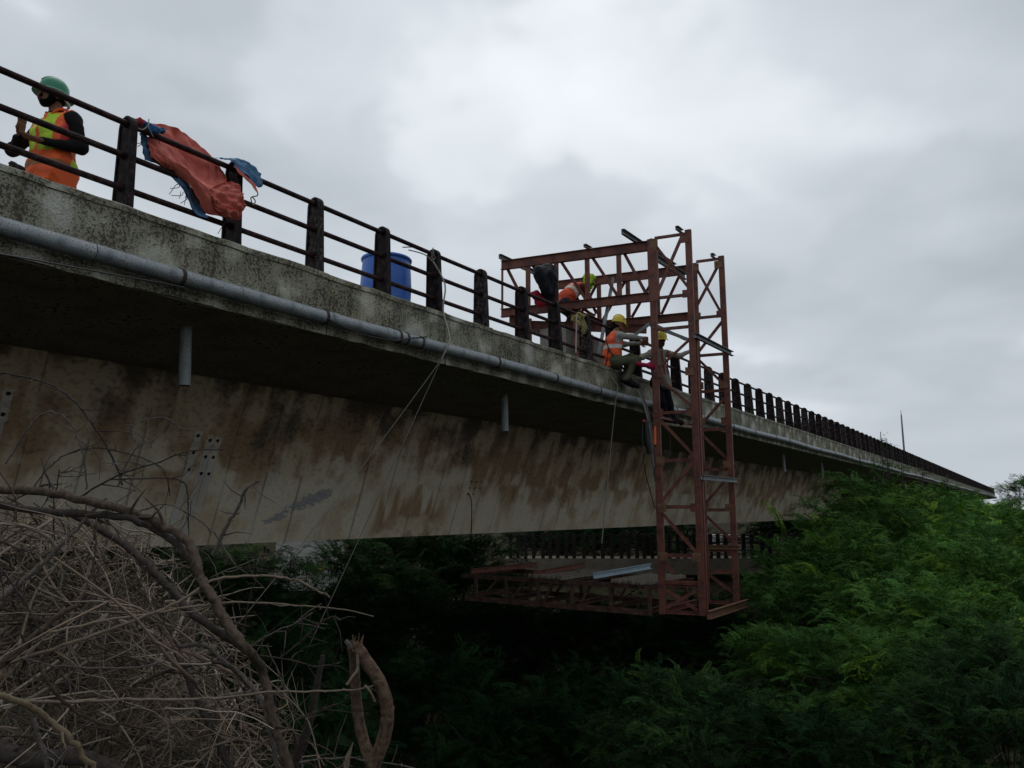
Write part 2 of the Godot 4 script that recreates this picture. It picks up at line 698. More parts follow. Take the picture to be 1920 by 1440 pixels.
func edge_panel(bridge: Node3D, a: float, b: float, i: int) -> void:
	var st := newst()
	st.set_smooth_group(-1)
	var n := 6 if a < 16.0 else (3 if a < 40.0 else 1)
	var rr := RandomNumberGenerator.new()
	rr.seed = 900 + i
	var tint := rr.randf_range(0.82, 1.12)
	st.set_color(Color(tint, tint * rr.randf_range(0.96, 1.02), tint * rr.randf_range(0.9, 1.02)))
	var rows := []
	var dz := rr.randf_range(-0.004, 0.006)
	for k in n + 1:
		var s := lerpf(a, b, float(k) / n)
		var d := road_dy(s)
		var j := 0.012 if a < 16.0 else 0.0
		var t := EDGE_TOP + d + rr.randf_range(-j, j * 0.5)
		var bo := EDGE_BOTTOM + d * 0.5 + rr.randf_range(-j * 0.8, j * 0.8)
		rows.append([V(s, bo, 6.35), V(s, bo, 6.0 + dz), V(s, t - 0.062 + rr.randf_range(-j, j) * 0.5, 6.0 + dz), V(s, t - 0.058, 5.986 + dz), V(s, t - 0.012, 5.984 + dz + rr.randf_range(0, j * 0.5)), V(s, t, 6.0), V(s, t, 6.3), V(s, 1.9, 6.35)])
	for k in n:
		for q in 7:
			quad(st, rows[k][q], rows[k][q + 1], rows[k + 1][q + 1], rows[k + 1][q])
	for e in [0, n]:
		var r = rows[e]
		for q in range(1, 7):
			for p in [r[0], r[q], r[q + 1]]:
				st.add_vertex(p)
	put("edge_panel", done(st), M.edge, bridge)

func post_shape() -> ArrayMesh:
	# a cast post: arched plate with a raised rim, its broad side across the bridge
	var st := newst()
	st.set_smooth_group(-1)
	var outer := []
	var inner := []
	var h := 0.85
	var r := 0.094
	# z is depth here (local, 0 at the front foot, negative away), y up
	for pass_i in 2:
		var ins := 0.0 if pass_i == 0 else 0.022
		var l := outer if pass_i == 0 else inner
		l.append(Vector2(0.0 + ins, 0.0))
		var c := Vector2(0.045 + r, h - r)
		for k in 9:
			var a := PI - PI * k / 8.0
			l.append(c + Vector2(cos(a), sin(a)) * (r - ins))
		l.append(Vector2(0.236 - ins, 0.0))
	var m := outer.size()
	var t := 0.032
	for sd in [-1.0, 1.0]:
		for k in m - 1:
			var o1 := Vector3(sd * t, outer[k].y, -outer[k].x)
			var o2 := Vector3(sd * t, outer[k + 1].y, -outer[k + 1].x)
			var i1 := Vector3(sd * t, inner[k].y, -inner[k].x)
			var i2 := Vector3(sd * t, inner[k + 1].y, -inner[k + 1].x)
			var d1 := Vector3(sd * (t - 0.014), inner[k].y, -inner[k].x)
			var d2 := Vector3(sd * (t - 0.014), inner[k + 1].y, -inner[k + 1].x)
			quad(st, o1, o2, i2, i1)
			quad(st, i1, i2, d2, d1)
		for k in range(1, m - 1):
			for p in [inner[0], inner[k], inner[k + 1]]:
				st.add_vertex(Vector3(sd * (t - 0.014), p.y, -p.x))
	for k in m - 1:
		quad(st, Vector3(-t, outer[k].y, -outer[k].x), Vector3(t, outer[k].y, -outer[k].x), Vector3(t, outer[k + 1].y, -outer[k + 1].x), Vector3(-t, outer[k + 1].y, -outer[k + 1].x))
	return done(st)

func make_railing() -> void:
	var rail := thing("bridge_railing", "dark maroon cast post and three pipe railing along the near bridge edge", "railing")
	var pm := post_shape()
	var collar := tubemesh([Vector3(-0.05, 0, 0), Vector3(0.05, 0, 0)], 0.034, 10)
	var n := post_s.size()
	var heights := [0.775, 0.488, 0.2]
	for i in n:
		var s: float = post_s[i]
		var o := put("post", pm, M.post if i % 3 else M.post_chipped, rail)
		o.position = V(s, EDGE_TOP + road_dy(s) - 0.012, 6.0)
		o.rotation = Vector3(R.randf_range(-0.008, 0.008), R.randf_range(-0.03, 0.03), R.randf_range(-0.012, 0.012))
		if i < 24:
			for y in heights:
				var c := put("collar", collar, M.rail, o)
				c.position = Vector3(0, y, -0.125)
	for i in n - 1:
		if i >= 26:
			break
		for y in heights:
			var a := V(post_s[i], EDGE_TOP + road_dy(post_s[i]) + y - 0.012, 6.125)
			var b := V(post_s[i + 1], EDGE_TOP + road_dy(post_s[i + 1]) + y - 0.012, 6.125)
			put("rail_pipe", tubemesh([a, b], 0.0265, 10), M.rail, rail)
	for y in heights:
		put("rail_pipe", tubemesh([V(post_s[26], EDGE_TOP + y - 0.012, 6.125), V(post_s[n - 1], EDGE_TOP + y - 0.012, 6.125)], 0.0265, 8), M.rail, rail)
	# the railing on the far side, seen as tops between the near posts from aside
	var far := thing("far_bridge_railing", "dark maroon railing along the far bridge edge behind the roadway", "railing")
	for i in range(0, n, 2):
		var o := put("post", pm, M.post, far)
		o.position = V(post_s[i], EDGE_TOP - 0.02, 16.35)
	for y in heights:
		put("rail_pipe", tubemesh([V(post_s[0], EDGE_TOP + y - 0.02, 16.47), V(post_s[n - 1], EDGE_TOP + y - 0.02, 16.47)], 0.0265, 8), M.rail, far)

func pipe_at(s: float) -> Vector3:
	var w := 0.012 * sin(s * 0.9) + (0.05 * N1.get_noise_1d(s * 1.4) if s > 40.0 else 0.0)
	return V(s, 1.945 + road_dy(s) * 0.6 + w, 5.895)

func make_pipe() -> void:
	var p := thing("water_pipe", "grey galvanised water pipe clamped along the concrete edge of the bridge", "pipe")
	var joints := [-6.0, 2.9, 5.252, 6.55, 8.293, 10.875, 13.5, 15.964, 19.3, 22.6, 26.0, 30.0, 35.0, 41.0, 48.0, 57.0, 68.0, 82.0, 100.0, 122.0, 149.0]
	for i in joints.size() - 1:
		var pts := []
		var k := 10
		for j in k + 1:
			pts.append(pipe_at(lerpf(joints[i] + 0.004, joints[i + 1] - 0.004, float(j) / k)))
		put("pipe_length", tubemesh(pts, 0.072, 18), M.galv, p)
	var cl := [2.117, 3.643, 5.252, 6.474, 6.734, 6.349, 8.293, 9.8, 11.196, 13.377, 13.621, 14.459, 15.964, 17.9, 19.6, 21.5, 22.9, 24.8, 26.7, 28.9, 31.0, 33.4, 36.0]
	for i in cl.size():
		var c := pipe_at(cl[i])
		var st := newst()
		tube(st, [c - Vector3(0.016, 0, 0), c + Vector3(0.016, 0, 0)], [0.079, 0.079], 18)
		box(st, c + Vector3(-0.014, -0.006, -0.1), c + Vector3(0.014, 0.006, -0.05))
		put("clamp", done(st), M.clamp, p)
	for s in [5.38, 6.172, 6.827, 10.9, 13.56, 12.2, 4.27, 15.2]:
		var c := pipe_at(s)
		put("coupling", tubemesh([c - Vector3(0.045, 0, 0), c + Vector3(0.045, 0, 0)], 0.0765, 18), M.galv, p)

# ------------------------------------------------------------------ the red gantry
const LS := 12.44
const LN := 5.4
func T(w: float, y: float, ds := 0.0) -> Vector3:
	return V(LS + ds + 0.17365 * w, y, LN - 0.98481 * w)

func member(parent: Node3D, called: String, kind: String, a: Vector3, b: Vector3, side: Vector3, wide: float, deep: float, mat: Material = null, th := 0.009) -> MeshInstance3D:
	return put(called, section(kind, a, b, side, wide, deep, th), mat if mat else M.steel, parent)

func make_gantry() -> void:
	var g := thing("inspection_gantry", "red oxide steel lattice gantry with tower hanging over the bridge edge", "gantry")
	var X := Vector3(1, 0, 0)
	var Wd := (T(1, 0) - T(0, 0)).normalized()
	var U := Vector3.UP
	var B := 1.73
	for ds in [0.0, B]:
		var side := -1.0 if ds == 0.0 else 1.0
		var rear: bool = ds > 0.0
		# legs, flange to the outside
		var w0 := 0.12 if rear else 0.0
		member(g, "leg", "c", T(w0, -1.72, ds), T(w0, 3.9, ds), Wd, 0.115, 0.07)
		member(g, "leg", "c", T(0.012 + w0, 3.66, ds), T(0.012 + w0, 4.82, ds), Wd, 0.1 if rear else 0.175, 0.09)
		member(g, "leg", "c", T(0.66, -1.72, ds), T(0.66, 4.9, ds), Wd, 0.108, 0.075)
		if not rear:
			member(g, "leg_angle", "l", T(0.66 + 0.045, -1.7, ds + 0.06 * -side), T(0.66 + 0.045, 3.0, ds + 0.06 * -side), X, 0.05, 0.05)
		# arm chords
		var ce := 0.055 if rear else -0.08
		member(g, "arm_chord", "i", T(-3.0, 4.73, ds), T(ce, 4.71, ds), X, 0.09, 0.18)
		member(g, "arm_chord", "i", T(-3.0, 3.765, ds), T(ce + 0.02, 3.755, ds), X, 0.09, 0.165)
		var vs := [-2.97, -2.43, -1.85, -1.23, -0.62]
		for i in vs.size():
			var w: float = vs[i]
			member(g, "arm_post", "l" if i == 0 else "c", T(w, 3.845, ds), T(w, 4.645, ds), Wd, 0.045 if i == 0 else 0.085, 0.045)
			var e: float = vs[i + 1] if i < 4 else -0.1
			if not rear:
				member(g, "arm_brace", "l", T(w + 0.1, 4.64, ds + 0.015), T(e - 0.05, 3.86, ds + 0.015), Wd, 0.055, 0.04)
			else:
				member(g, "arm_brace", "l", T(e - 0.06, 4.64, ds + 0.015), T(w + 0.06, 3.86, ds + 0.015), Wd, 0.05, 0.04)
		# tower rungs
		var ys := [4.845, 3.725, 3.15, 1.655, 0.83, 0.04, -0.765, -1.205, -1.245, -1.69]
		if rear:
			ys = [4.86, 3.71, 2.955, 2.245, 1.5, 0.745, -0.01, -0.75, -1.135, -1.69]
		for y in ys:
			member(g, "rung", "l", T(0.05 + w0, y, ds), T(0.61, y, ds), U, 0.06, 0.055)
		# tower braces
		var br := [[-0.02, 4.84, 0.65, 3.82], [0.0, 2.4, 0.64, 2.93], [0.0, 2.32, 0.64, 1.72], [0.0, 1.6, 0.64, 0.88], [0.6, 0.77, 0.0, 0.09], [0.0, -0.01, 0.62, -0.73], [0.02, -0.82, 0.22, -1.07], [0.08, -1.33, 0.58, -1.64], [0.56, -1.33, 0.08, -1.62], [0.56, 4.8, 0.08, 3.79]]
		if rear:
			br = [[0.13, 4.8, 0.62, 3.73], [0.62, 4.78, 0.13, 3.93], [0.64, 3.62, 0.13, 3.02], [0.12, 2.9, 0.62, 2.33], [0.64, 2.14, 0.13, 1.6], [0.13, 1.43, 0.63, 0.9], [0.6, 0.6, 0.13, 0.08], [0.13, -0.09, 0.66, -0.62], [0.14, -1.18, 0.66, -1.55]]
		for q in br:
			member(g, "brace", "l", T(q[0], q[1], ds + 0.022 * side), T(q[2], q[3], ds + 0.022 * side), U, 0.05, 0.045)
	# members along the bridge, joining the two frames
	for q in [[-2.93, 4.87, 0.09, -0.16, 1.95], [-0.28, 4.845, 0.1, -0.56, 1.85], [0.5, 4.94, 0.07, -0.1, 0.16], [0.5, 4.94, 0.07, 1.68, 1.86], [-1.22, 4.86, 0.06, -0.1, 0.15]]:
		member(g, "cross_beam", "c", T(q[0], q[1], q[3]), T(q[0], q[1], q[4]), U, q[2], 0.06, M.grey_steel)
	member(g, "cross_beam", "c", T(-0.02, 4.55, 0.05), T(-0.02, 4.55, B - 0.05), U, 0.12, 0.06, M.grey_steel)
	member(g, "cross_beam", "c", T(0.75, 2.96, -0.1), T(0.75, 2.96, B + 0.13), U, 0.09, 0.06, M.grey_steel)
	member(g, "cross_beam", "c", T(0.75, 0.53, -0.05), T(0.75, 0.53, B + 0.1), U, 0.08, 0.06, M.grey_steel)
	member(g, "base_beam", "c", T(0.78, -1.7, -0.07), T(0.78, -1.7, B + 0.26), U, 0.13, 0.065, M.rust_steel)
	member(g, "rung", "c", T(-0.02, -0.69, B - 0.06), T(0.78, -0.69, B - 0.06), U, 0.075, 0.05, M.rust_steel)
	member(g, "base_beam", "c", T(-0.06, -1.7, 0.05), T(-0.06, -1.7, B - 0.05), U, 0.1, 0.06)
	for y in [3.3, 1.62]:
		member(g, "cross_beam", "l", T(-0.07, y, 0.03), T(-0.07, y, B - 0.03), U, 0.06, 0.06)
	member(g, "cross_beam", "l", T(0.6, -0.72, 0.1), T(0.1, -1.1, B - 0.1), U, 0.05, 0.05)
	# trolley under the arm, on the block
	for w in [-2.75, -1.5]:
		member(g, "trolley_beam", "i", T(w, 3.6, -0.12), T(w, 3.6, B + 0.12), Wd, 0.11, 0.16, M.steel)
	for q in [[-2.45, 0.02], [-1.45, 0.02], [-1.45, 1.7]]:
		member(g, "trolley_leg", "c", T(q[0], 2.3, q[1]), T(q[0], 3.6, q[1]), Wd, 0.14, 0.07)
	member(g, "trolley_beam", "i", T(-2.5, 3.52, 0.2), T(-0.45, 3.35, 0.75), X, 0.1, 0.16, M.steel)
	member(g, "trolley_brace", "l", T(-1.9, 3.3, 0.4), T(-1.2, 2.5, 1.0), U, 0.06, 0.06)
	# bolts where braces meet the legs
	var bolt := tubemesh([Vector3(0, 0, -0.012), Vector3(0, 0, 0.012)], 0.013, 6)
	for w in [0.0, 0.66]:
		for y in [3.72, 3.15, 2.36, 1.65, 0.83, 0.04, -0.77]:
			var o := put("bolt", bolt, M.grey_steel, g)
			o.position = T(w, y + 0.03, -0.045)
			o.rotation.y = PI / 2
	# gusset plates
	for ds in [0.0, B]:
		for w in [0.05 if ds == 0.0 else 0.16, 0.61]:
			for y in [4.74, 3.74, 2.36, 1.66, 0.84, 0.04, -0.77]:
				member(g, "gusset", "t", T(w, y - 0.08, ds - 0.043), T(w, y + 0.06, ds - 0.043), Wd, 0.15, 0.01, M.steel if R.randf() < 0.6 else M.rust_steel, 0.008)
	# loose grey channel leaning against the arm
	var lc := thing("leaning_channel", "grey steel channel leaning against the gantry beam beside the yellow rope", "steel channel")
	member(lc, "channel", "c", V(12.12, 2.75, 6.35), V(12.62, 4.28, 6.28), Vector3(1, 0, -0.4), 0.11, 0.05, M.grey_steel)
	var rb := thing("steel_flat_bar", "grey steel bar pointing up beside the two men at the tower", "steel bar")
	member(rb, "bar", "o", T(-0.42, 3.1, 0.1), T(-0.02, 3.33, 0.05), U, 0.06, 0.02, M.grey_steel)
	var rc := thing("spanner_bar", "grey steel bar with jaw lying across the tower behind the yellow helmet", "steel bar")
	member(rc, "bar", "o", T(-0.12, 3.27, 0.12), T(0.56, 2.95, 0.55), U, 0.055, 0.03, M.grey_steel)
	var jw := newst()
	box(jw, Vector3(-0.03, -0.1, -0.02), Vector3(0.03, 0.02, 0.02), Transform3D(Basis(Vector3(0, 0, 1), 0.5), T(0.5, 2.97, 0.5)))
	put("jaw", done(jw), M.grey_steel, rc)

func make_platform() -> void:
	var p := thing("work_platform", "rusty steel lattice work platform hanging under the bridge girder", "work platform")
	var U := Vector3.UP
	var X := Vector3(1, 0, 0)
	for s in [12.5, 14.15]:
		member(p, "long_chord", "c", V(s, -1.735, 5.62), V(s, -1.735, 9.6), U, 0.09, 0.06, M.dark_rust)
		member(p, "long_chord", "c", V(s, -1.31, 5.5), V(s, -1.31, 9.7), U, 0.075, 0.06, M.dark_rust)
		for n in [9.35, 8.63, 7.91, 7.19, 6.4, 5.66]:
			member(p, "upright", "c", V(s, -1.69, n), V(s, -1.345, n), Vector3(0, 0, 1), 0.06, 0.04, M.dark_rust)
		for q in [[8.5, 8.2], [7.8, 7.6], [7.02, 6.82], [9.2, 8.85]]:
			member(p, "brace", "l", V(s + 0.02, -1.69, q[0]), V(s + 0.02, -1.345, q[1]), X, 0.05, 0.04, M.dark_rust)
	for n in [9.6, 8.63, 7.91, 7.19, 6.4, 5.66]:
		member(p, "cross_member", "c", V(12.5, -1.7, n), V(14.15, -1.7, n), U, 0.08, 0.05, M.dark_rust)
	for n in [9.6, 8.0, 7.15, 6.4, 5.66]:
		member(p, "cross_member", "c", V(12.5, -1.3, n), V(14.15, -1.3, n), U, 0.07, 0.05, M.dark_rust)
	# ribbed deck sheets
	for q in [[8.1, 7.25, 12.45, 14.2], [6.35, 5.62, 12.45, 14.1]]:
		for k in 10:
			var a: float = lerpf(q[0], q[1], k / 10.0)
			var b: float = lerpf(q[0], q[1], (k + 0.55) / 10.0)
			var st := newst()
			var tilt := R.randf_range(-0.01, 0.01)
			box(st, V(q[2] + R.randf_range(-0.12, 0.05), -1.265, a), V(q[3] + R.randf_range(-0.1, 0.1), -1.215 + tilt, b))
			put("deck_plank", done(st), M.plank, p)
		for s in [q[2] + 0.2, (q[2] + q[3]) * 0.5, q[3] - 0.2]:
			put("deck_batten", boxmesh(V(s - 0.03, -1.282, q[0]), V(s + 0.03, -1.267, q[1])), M.dark_rust, p)
	var lab := [["loose_channel", "long red steel channel lying at the far end of the work platform", V(12.45, -1.21, 9.42), V(14.3, -1.17, 9.05), M.steel],
		["loose_channel", "red steel channel lying beside the deck planks of the work platform", V(12.5, -1.2, 8.0), V(14.25, -1.12, 7.86), M.steel],
		["loose_channel", "pale blue grey steel channel lying on the work platform", V(12.5, -1.17, 6.72), V(14.35, -1.1, 6.45), M.blue_steel]]
	for q in lab:
		var o := thing(q[0], q[1], "steel channel", Vector3.ZERO, "loose channels on the work platform")
		member(o, "channel", "c", q[2], q[3], U, 0.1, 0.05, q[4])
	var wire := thing("tie_wire", "thin loose tie wire hanging over the platform planks", "wire")
	put("strand", tubemesh([V(14.1, -1.12, 7.8), V(13.2, -1.2, 7.45)], 0.006, 5), M.black, wire)
	var pl := thing("foot_plank", "weathered wooden foot plank between the tower legs under the standing man", "plank")
	put("board", section("o", V(12.9, 1.53, 5.62), V(14.05, 1.55, 5.45), Vector3.UP, 0.05, 0.2), M.plank, pl)

# ------------------------------------------------------------------ deck clutter
func make_deck_things() -> void:
	var blk := thing("counterweight_block", "grey concrete counterweight block standing behind the railing under the gantry", "concrete block")
	put("block", boxmesh(V(12.05, 2.05, 6.98), V(14.2, 3.36, 7.55)), M.block, blk)
	put("band", boxmesh(V(13.0, 2.05, 6.965), V(13.08, 3.37, 6.975)), M.dark_rust, blk)
	# drum
	var d := thing("plastic_drum", "blue plastic drum standing behind the bridge railing", "drum", V(7.0, 2.05, 6.72))
	var prof := [Vector2(0.0, 0.0), Vector2(0.29, 0.0), Vector2(0.315, 0.03), Vector2(0.318, 0.25), Vector2(0.325, 0.36), Vector2(0.33, 0.4), Vector2(0.325, 0.44), Vector2(0.32, 0.55), Vector2(0.326, 0.72), Vector2(0.33, 0.76), Vector2(0.325, 0.8), Vector2(0.318, 0.95), Vector2(0.308, 1.06), Vector2(0.306, 1.1)]
	put("body", lathe(prof, 40), M.blue_plastic, d)
	put("rim", lathe([Vector2(0.303, 1.1), Vector2(0.322, 1.105), Vector2(0.328, 1.125), Vector2(0.322, 1.142), Vector2(0.3, 1.142), Vector2(0.298, 1.1), Vector2(0.0, 1.09)], 40), M.blue_plastic, d)
	# ropes
	var rope := thing("white_rope", "white rope tied to the railing and trailing over the pipe to the ground", "rope")
	var knot := V(7.2, 3.1, 6.1)
	put("strand", tubemesh(smooth([knot, V(7.28, 2.8, 5.97), V(7.24, 2.46, 5.96), V(7.18, 2.08, 5.80), V(7.12, 1.93, 5.8), V(7.1, 1.8, 5.86)]), 0.011, 6), M.rope, rope)
	put("strand", tubemesh(sag(V(7.1, 1.8, 5.86), V(4.9, -1.15, 6.6), 0.05), 0.005, 5), M.rope_grey, rope)
	put("strand", tubemesh(sag(V(7.11, 1.8, 5.87), V(6.0, -1.7, 6.9), 0.02), 0.005, 5), M.rope_grey, rope)
	put("loop", tubemesh(smooth([V(6.97, 3.29, 6.42), V(7.1, 3.3, 6.3), V(7.2, 3.24, 6.18), knot, V(7.14, 3.2, 6.2), V(7.0, 3.25, 6.35)]), 0.008, 6), M.rope, rope)
	put("knot", tubemesh(smooth([V(7.2, 3.17, 6.09), V(7.16, 3.26, 6.08), V(7.22, 3.28, 6.12), V(7.25, 3.2, 6.1), V(7.19, 3.12, 6.1), V(7.13, 3.2, 6.07)]), 0.006, 5), M.rope, rope)
	var yr := thing("yellow_rope", "frayed yellow rope knotted round the railing beside the counterweight block", "rope")
	var st := newst()
	var bones := []
	for i in 9:
		var a := V(10.93, 3.17, 6.1) + Vector3(R.randf_range(-0.1, 0.1), R.randf_range(-0.16, 0.08), R.randf_range(-0.05, 0.06))
		bones.append([a, a + Vector3(R.randf_range(-0.08, 0.08), R.randf_range(-0.1, 0.02), R.randf_range(-0.05, 0.05)), 0.03, 0.02, Color(0.3, 0.25, 0.1)])
	blob(st, bones, 0.012, 60.0, [], null, 0.025, 10.0)
	put("knot", done(st), M.painted, yr)
	for i in 14:
		var a := V(10.95, 3.12, 6.07) + Vector3(R.randf_range(-0.08, 0.1), R.randf_range(-0.1, 0.08), 0.02)
		put("strand", tubemesh(smooth([a, a + Vector3(R.randf_range(-0.03, 0.06), -0.08, 0.03), a + Vector3(R.randf_range(-0.06, 0.1), R.randf_range(-0.24, -0.12), 0.04)]), 0.005, 4), M.yellow_rope, yr)
	put("tail", tubemesh(smooth([V(10.85, 3.18, 6.08), V(10.78, 2.9, 6.05), V(10.7, 2.5, 6.02)]), 0.012, 6), M.rope, yr)
	# cables over the edge by the tower
	var cb := thing("cable_bundle", "bundle of grey and black cables hanging over the edge left of the tower", "cable")
	for i in 5:
		var o := 0.035 * i
		var mt: Material = [M.rope, M.black, M.rope_grey, M.black, M.rope_grey][i]
		put("strand", tubemesh(smooth([V(12.3 + o * 0.4, 2.55, 6.02), V(12.36 + o, 2.25, 5.82), V(12.52 + o * 0.8, 1.9, 5.7), V(12.5 + o * 0.5, 1.3, 5.55), V(12.42 + o * 0.6, 0.8 - 0.08 * i, 5.5)]), 0.012, 6), mt, cb)
	var gr := thing("angle_grinder", "orange and black power tool hanging on its cable left of the tower leg", "power tool")
	put("handle", tubemesh([V(12.38, 1.42, 5.42), V(12.36, 1.1, 5.42)], [0.028, 0.032], 10), M.orange_plastic, gr)
	put("body", tubemesh(smooth([V(12.2, 1.5, 5.5), V(12.22, 1.2, 5.5), V(12.28, 0.95, 5.48)]), 0.05, 10), M.black, gr)
	put("spout", tubemesh([V(12.3, 0.95, 5.46), V(12.36, 0.72, 5.45)], 0.02, 8), M.grey_steel, gr)
	put("cap", tubemesh([V(12.1, 1.5, 5.5), V(12.2, 1.48, 5.5)], 0.025, 8), M.red_cloth, gr)
	var lp := thing("hanging_cable_loop", "thin black cable hanging in a long loop left of the tower", "cable")
	put("strand", tubemesh(smooth([V(12.05, 1.45, 5.5), V(12.05, 0.8, 5.5), V(12.25, 0.3, 5.48), V(12.4, 0.02, 5.46), V(12.5, 0.3, 5.45), V(12.5, 0.9, 5.45)]), 0.008, 5), M.black, lp)
	var lq := thing("cable_coil", "thin curled cable hanging behind the tower braces under the foot plank", "cable")
	put("strand", tubemesh(smooth([V(13.2, 1.6, 5.6), V(13.45, 1.35, 5.6), V(13.4, 1.0, 5.6), V(13.1, 0.86, 5.6)]), 0.008, 5), M.black, lq)
	put("strand", tubemesh(smooth([V(13.0, 1.55, 5.6), V(12.85, 1.2, 5.6), V(12.75, 0.95, 5.6)]), 0.007, 5), M.rope_grey, lq)
	var pc := thing("pink_cloth", "crumpled pink red cloth tied at the tower leg behind the seated man", "cloth")
	var ps := newst()
	blob(ps, [[V(12.1, 2.5, 5.6), V(12.36, 2.47, 5.45), 0.035, 0.05, Color(0.3, 0.02, 0.06)], [V(12.36, 2.5, 5.45), V(12.46, 2.42, 5.42), 0.05, 0.03, Color(0.25, 0.02, 0.05)]], 0.012, 50.0, [], null, 0.025, 8.0)
	put("cloth", done(ps), M.painted, pc)
	# wires on the girder side and the edge
	var w1 := thing("hanging_rope", "thin dark rope hanging from the pipe in front of the girder", "rope")
	put("strand", tubemesh(smooth([V(11.55, 2.35, 5.97), V(11.72, 2.1, 5.80), V(11.7, 1.9, 5.81), V(11.68, 1.2, 5.9), V(11.4, -0.55, 5.98)]), 0.009, 5), M.rope_grey, w1)
	var w2 := thing("girder_wire", "short black wire hanging out of a hole in the girder", "wire")
	put("strand", tubemesh(smooth([V(11.4, 0.3, 8.72), V(11.5, 0.1, 8.72), V(11.6, -0.5, 8.8)]), 0.01, 5), M.black, w2)
	var w3 := thing("power_cable", "thin black cable strung from the pipe clamp to the left", "cable")
	put("strand", tubemesh(smooth([V(3.64, 1.85, 5.82), V(3.3, 1.80, 5.72), V(2.85, 1.72, 5.55), V(1.9, 1.50, 5.0), V(0.5, 1.2, 4.4)]), 0.0065, 5), M.black, w3)
	var w4 := thing("pipe_wire", "black wire sagging along under the water pipe", "wire")
	put("strand", tubemesh(smooth([V(5.25, 1.9, 5.81), V(5.7, 1.84, 5.81), V(6.2, 1.86, 5.81), V(6.45, 1.93, 5.81), V(6.8, 2.02, 5.84)]), 0.007, 5), M.black, w4)
	# black sheet, red bag
	var bs := thing("black_sheet", "crumpled black plastic sheet hung on the gantry arm post", "plastic sheet")
	var s2 := newst()
	var c1 := V(11.8, 4.2, 7.25)
	var bk := Color(0.014, 0.016, 0.02)
	blob(s2, [[c1 + Vector3(-0.3, 0.14, 0), c1 + Vector3(0.22, 0.28, 0), 0.07, 0.07, bk], [c1 + Vector3(-0.26, 0.1, 0), c1 + Vector3(-0.05, -0.22, 0.05), 0.11, 0.1, bk], [c1 + Vector3(0.1, 0.2, 0), c1 + Vector3(0.16, -0.3, 0), 0.16, 0.09, bk], [c1 + Vector3(-0.05, 0.1, 0), c1 + Vector3(0.1, -0.2, 0), 0.16, 0.14, bk], [c1 + Vector3(0.06, -0.2, 0), c1 + Vector3(0.2, -0.5, 0), 0.1, 0.07, bk], [c1 + Vector3(-0.28, 0.05, 0), c1 + Vector3(-0.3, -0.18, 0), 0.04, 0.012, bk]], 0.016, 45.0, [], null, 0.05, 3.2)
	put("sheet", done(s2), M.black_film, bs)
	var rbag := thing("red_bag", "bright red cloth bundle lying on the gantry arm beside the black sheet", "cloth")
	var s3 := newst()
	blob(s3, [[V(11.6, 3.92, 7.4), V(11.86, 3.84, 7.4), 0.05, 0.1, Color(0.3, 0.018, 0.04)], [V(11.7, 3.98, 7.4), V(11.8, 3.82, 7.4), 0.04, 0.1, Color(0.3, 0.02, 0.045)]], 0.015, 40.0, [], null, 0.035, 4.0)
	put("cloth", done(s3), M.painted, rbag)
	# lamp mast beyond
	var lm := thing("lamp_mast", "tall thin grey lamp mast rising behind the far bridge railing", "mast")
	put("mast", tubemesh([V(98.0, 2.0, 12.4), V(98.0, 8.5, 12.4), V(98.0, 10.75, 12.4)], [0.13, 0.1, 0.07], 10), M.grey_steel, lm)
	put("tip", tubemesh([V(98.0, 10.75, 12.4), V(98.0, 11.3, 12.4)], [0.04, 0.02], 6), M.grey_steel, lm)
	# small debris on the edge
	var db := thing("broken_lump", "small dark broken lump of concrete on the edge below the green helmet", "rubble")
	var s4 := newst()
	blob(s4, [[V(2.35, 2.5, 6.05), V(2.42, 2.5, 6.08), 0.03, 0.025, Color(0.05, 0.045, 0.04)]], 0.01, 60.0, [], null, 0.03, 40.0)
	put("lump", done(s4), M.painted, db)

# ------------------------------------------------------------------ the tarpaulin on the railing
func sheet(rows: Array, across: int, down: int, crease: float, seed_at: float, thick: Vector3) -> ArrayMesh:
	# rows: lists of points from top to bottom, smoothed both ways and wrinkled along its normal
	var cols := []
	for r in rows:
		cols.append(smooth(r, down))
	var m: int = cols[0].size()
	var grid := []
	for j in m:
		var line := []
		for c in cols:
			line.append(c[j])
		grid.append(smooth(line, across))
	var w: int = grid[0].size()
	for j in m:
		for i in w:
			var p: Vector3 = grid[j][i]
			var u := float(i) / (w - 1)
			var v := float(j) / (m - 1)
			var k := N1.get_noise_3d((u + v * 0.8) * 26.0 + seed_at, (v * 1.3 - u * 0.9) * 62.0, seed_at) + 0.9 * absf(N1.get_noise_3d(u * 70.0, v * 80.0, seed_at + 50.0)) - 0.5 * absf(N1.get_noise_3d((u - v) * 150.0, (u + v) * 60.0, seed_at + 90.0))
			var rim := 0.2 + 0.8 * pow(4.0 * u * (1.0 - u), 0.4) * pow(4.0 * v * (1.0 - v), 0.4)
			grid[j][i] = p + Vector3(0.25 * k * rim, 0.3 * k * rim, 1.0 * k) * crease
	var st := newst()
	st.set_smooth_group(1)
	for j in m - 1:
		for i in w - 1:
			quad(st, grid[j][i], grid[j][i + 1], grid[j + 1][i + 1], grid[j + 1][i])
			quad(st, grid[j][i] + thick, grid[j + 1][i] + thick, grid[j + 1][i + 1] + thick, grid[j][i + 1] + thick)
	st.index()
	return done(st)

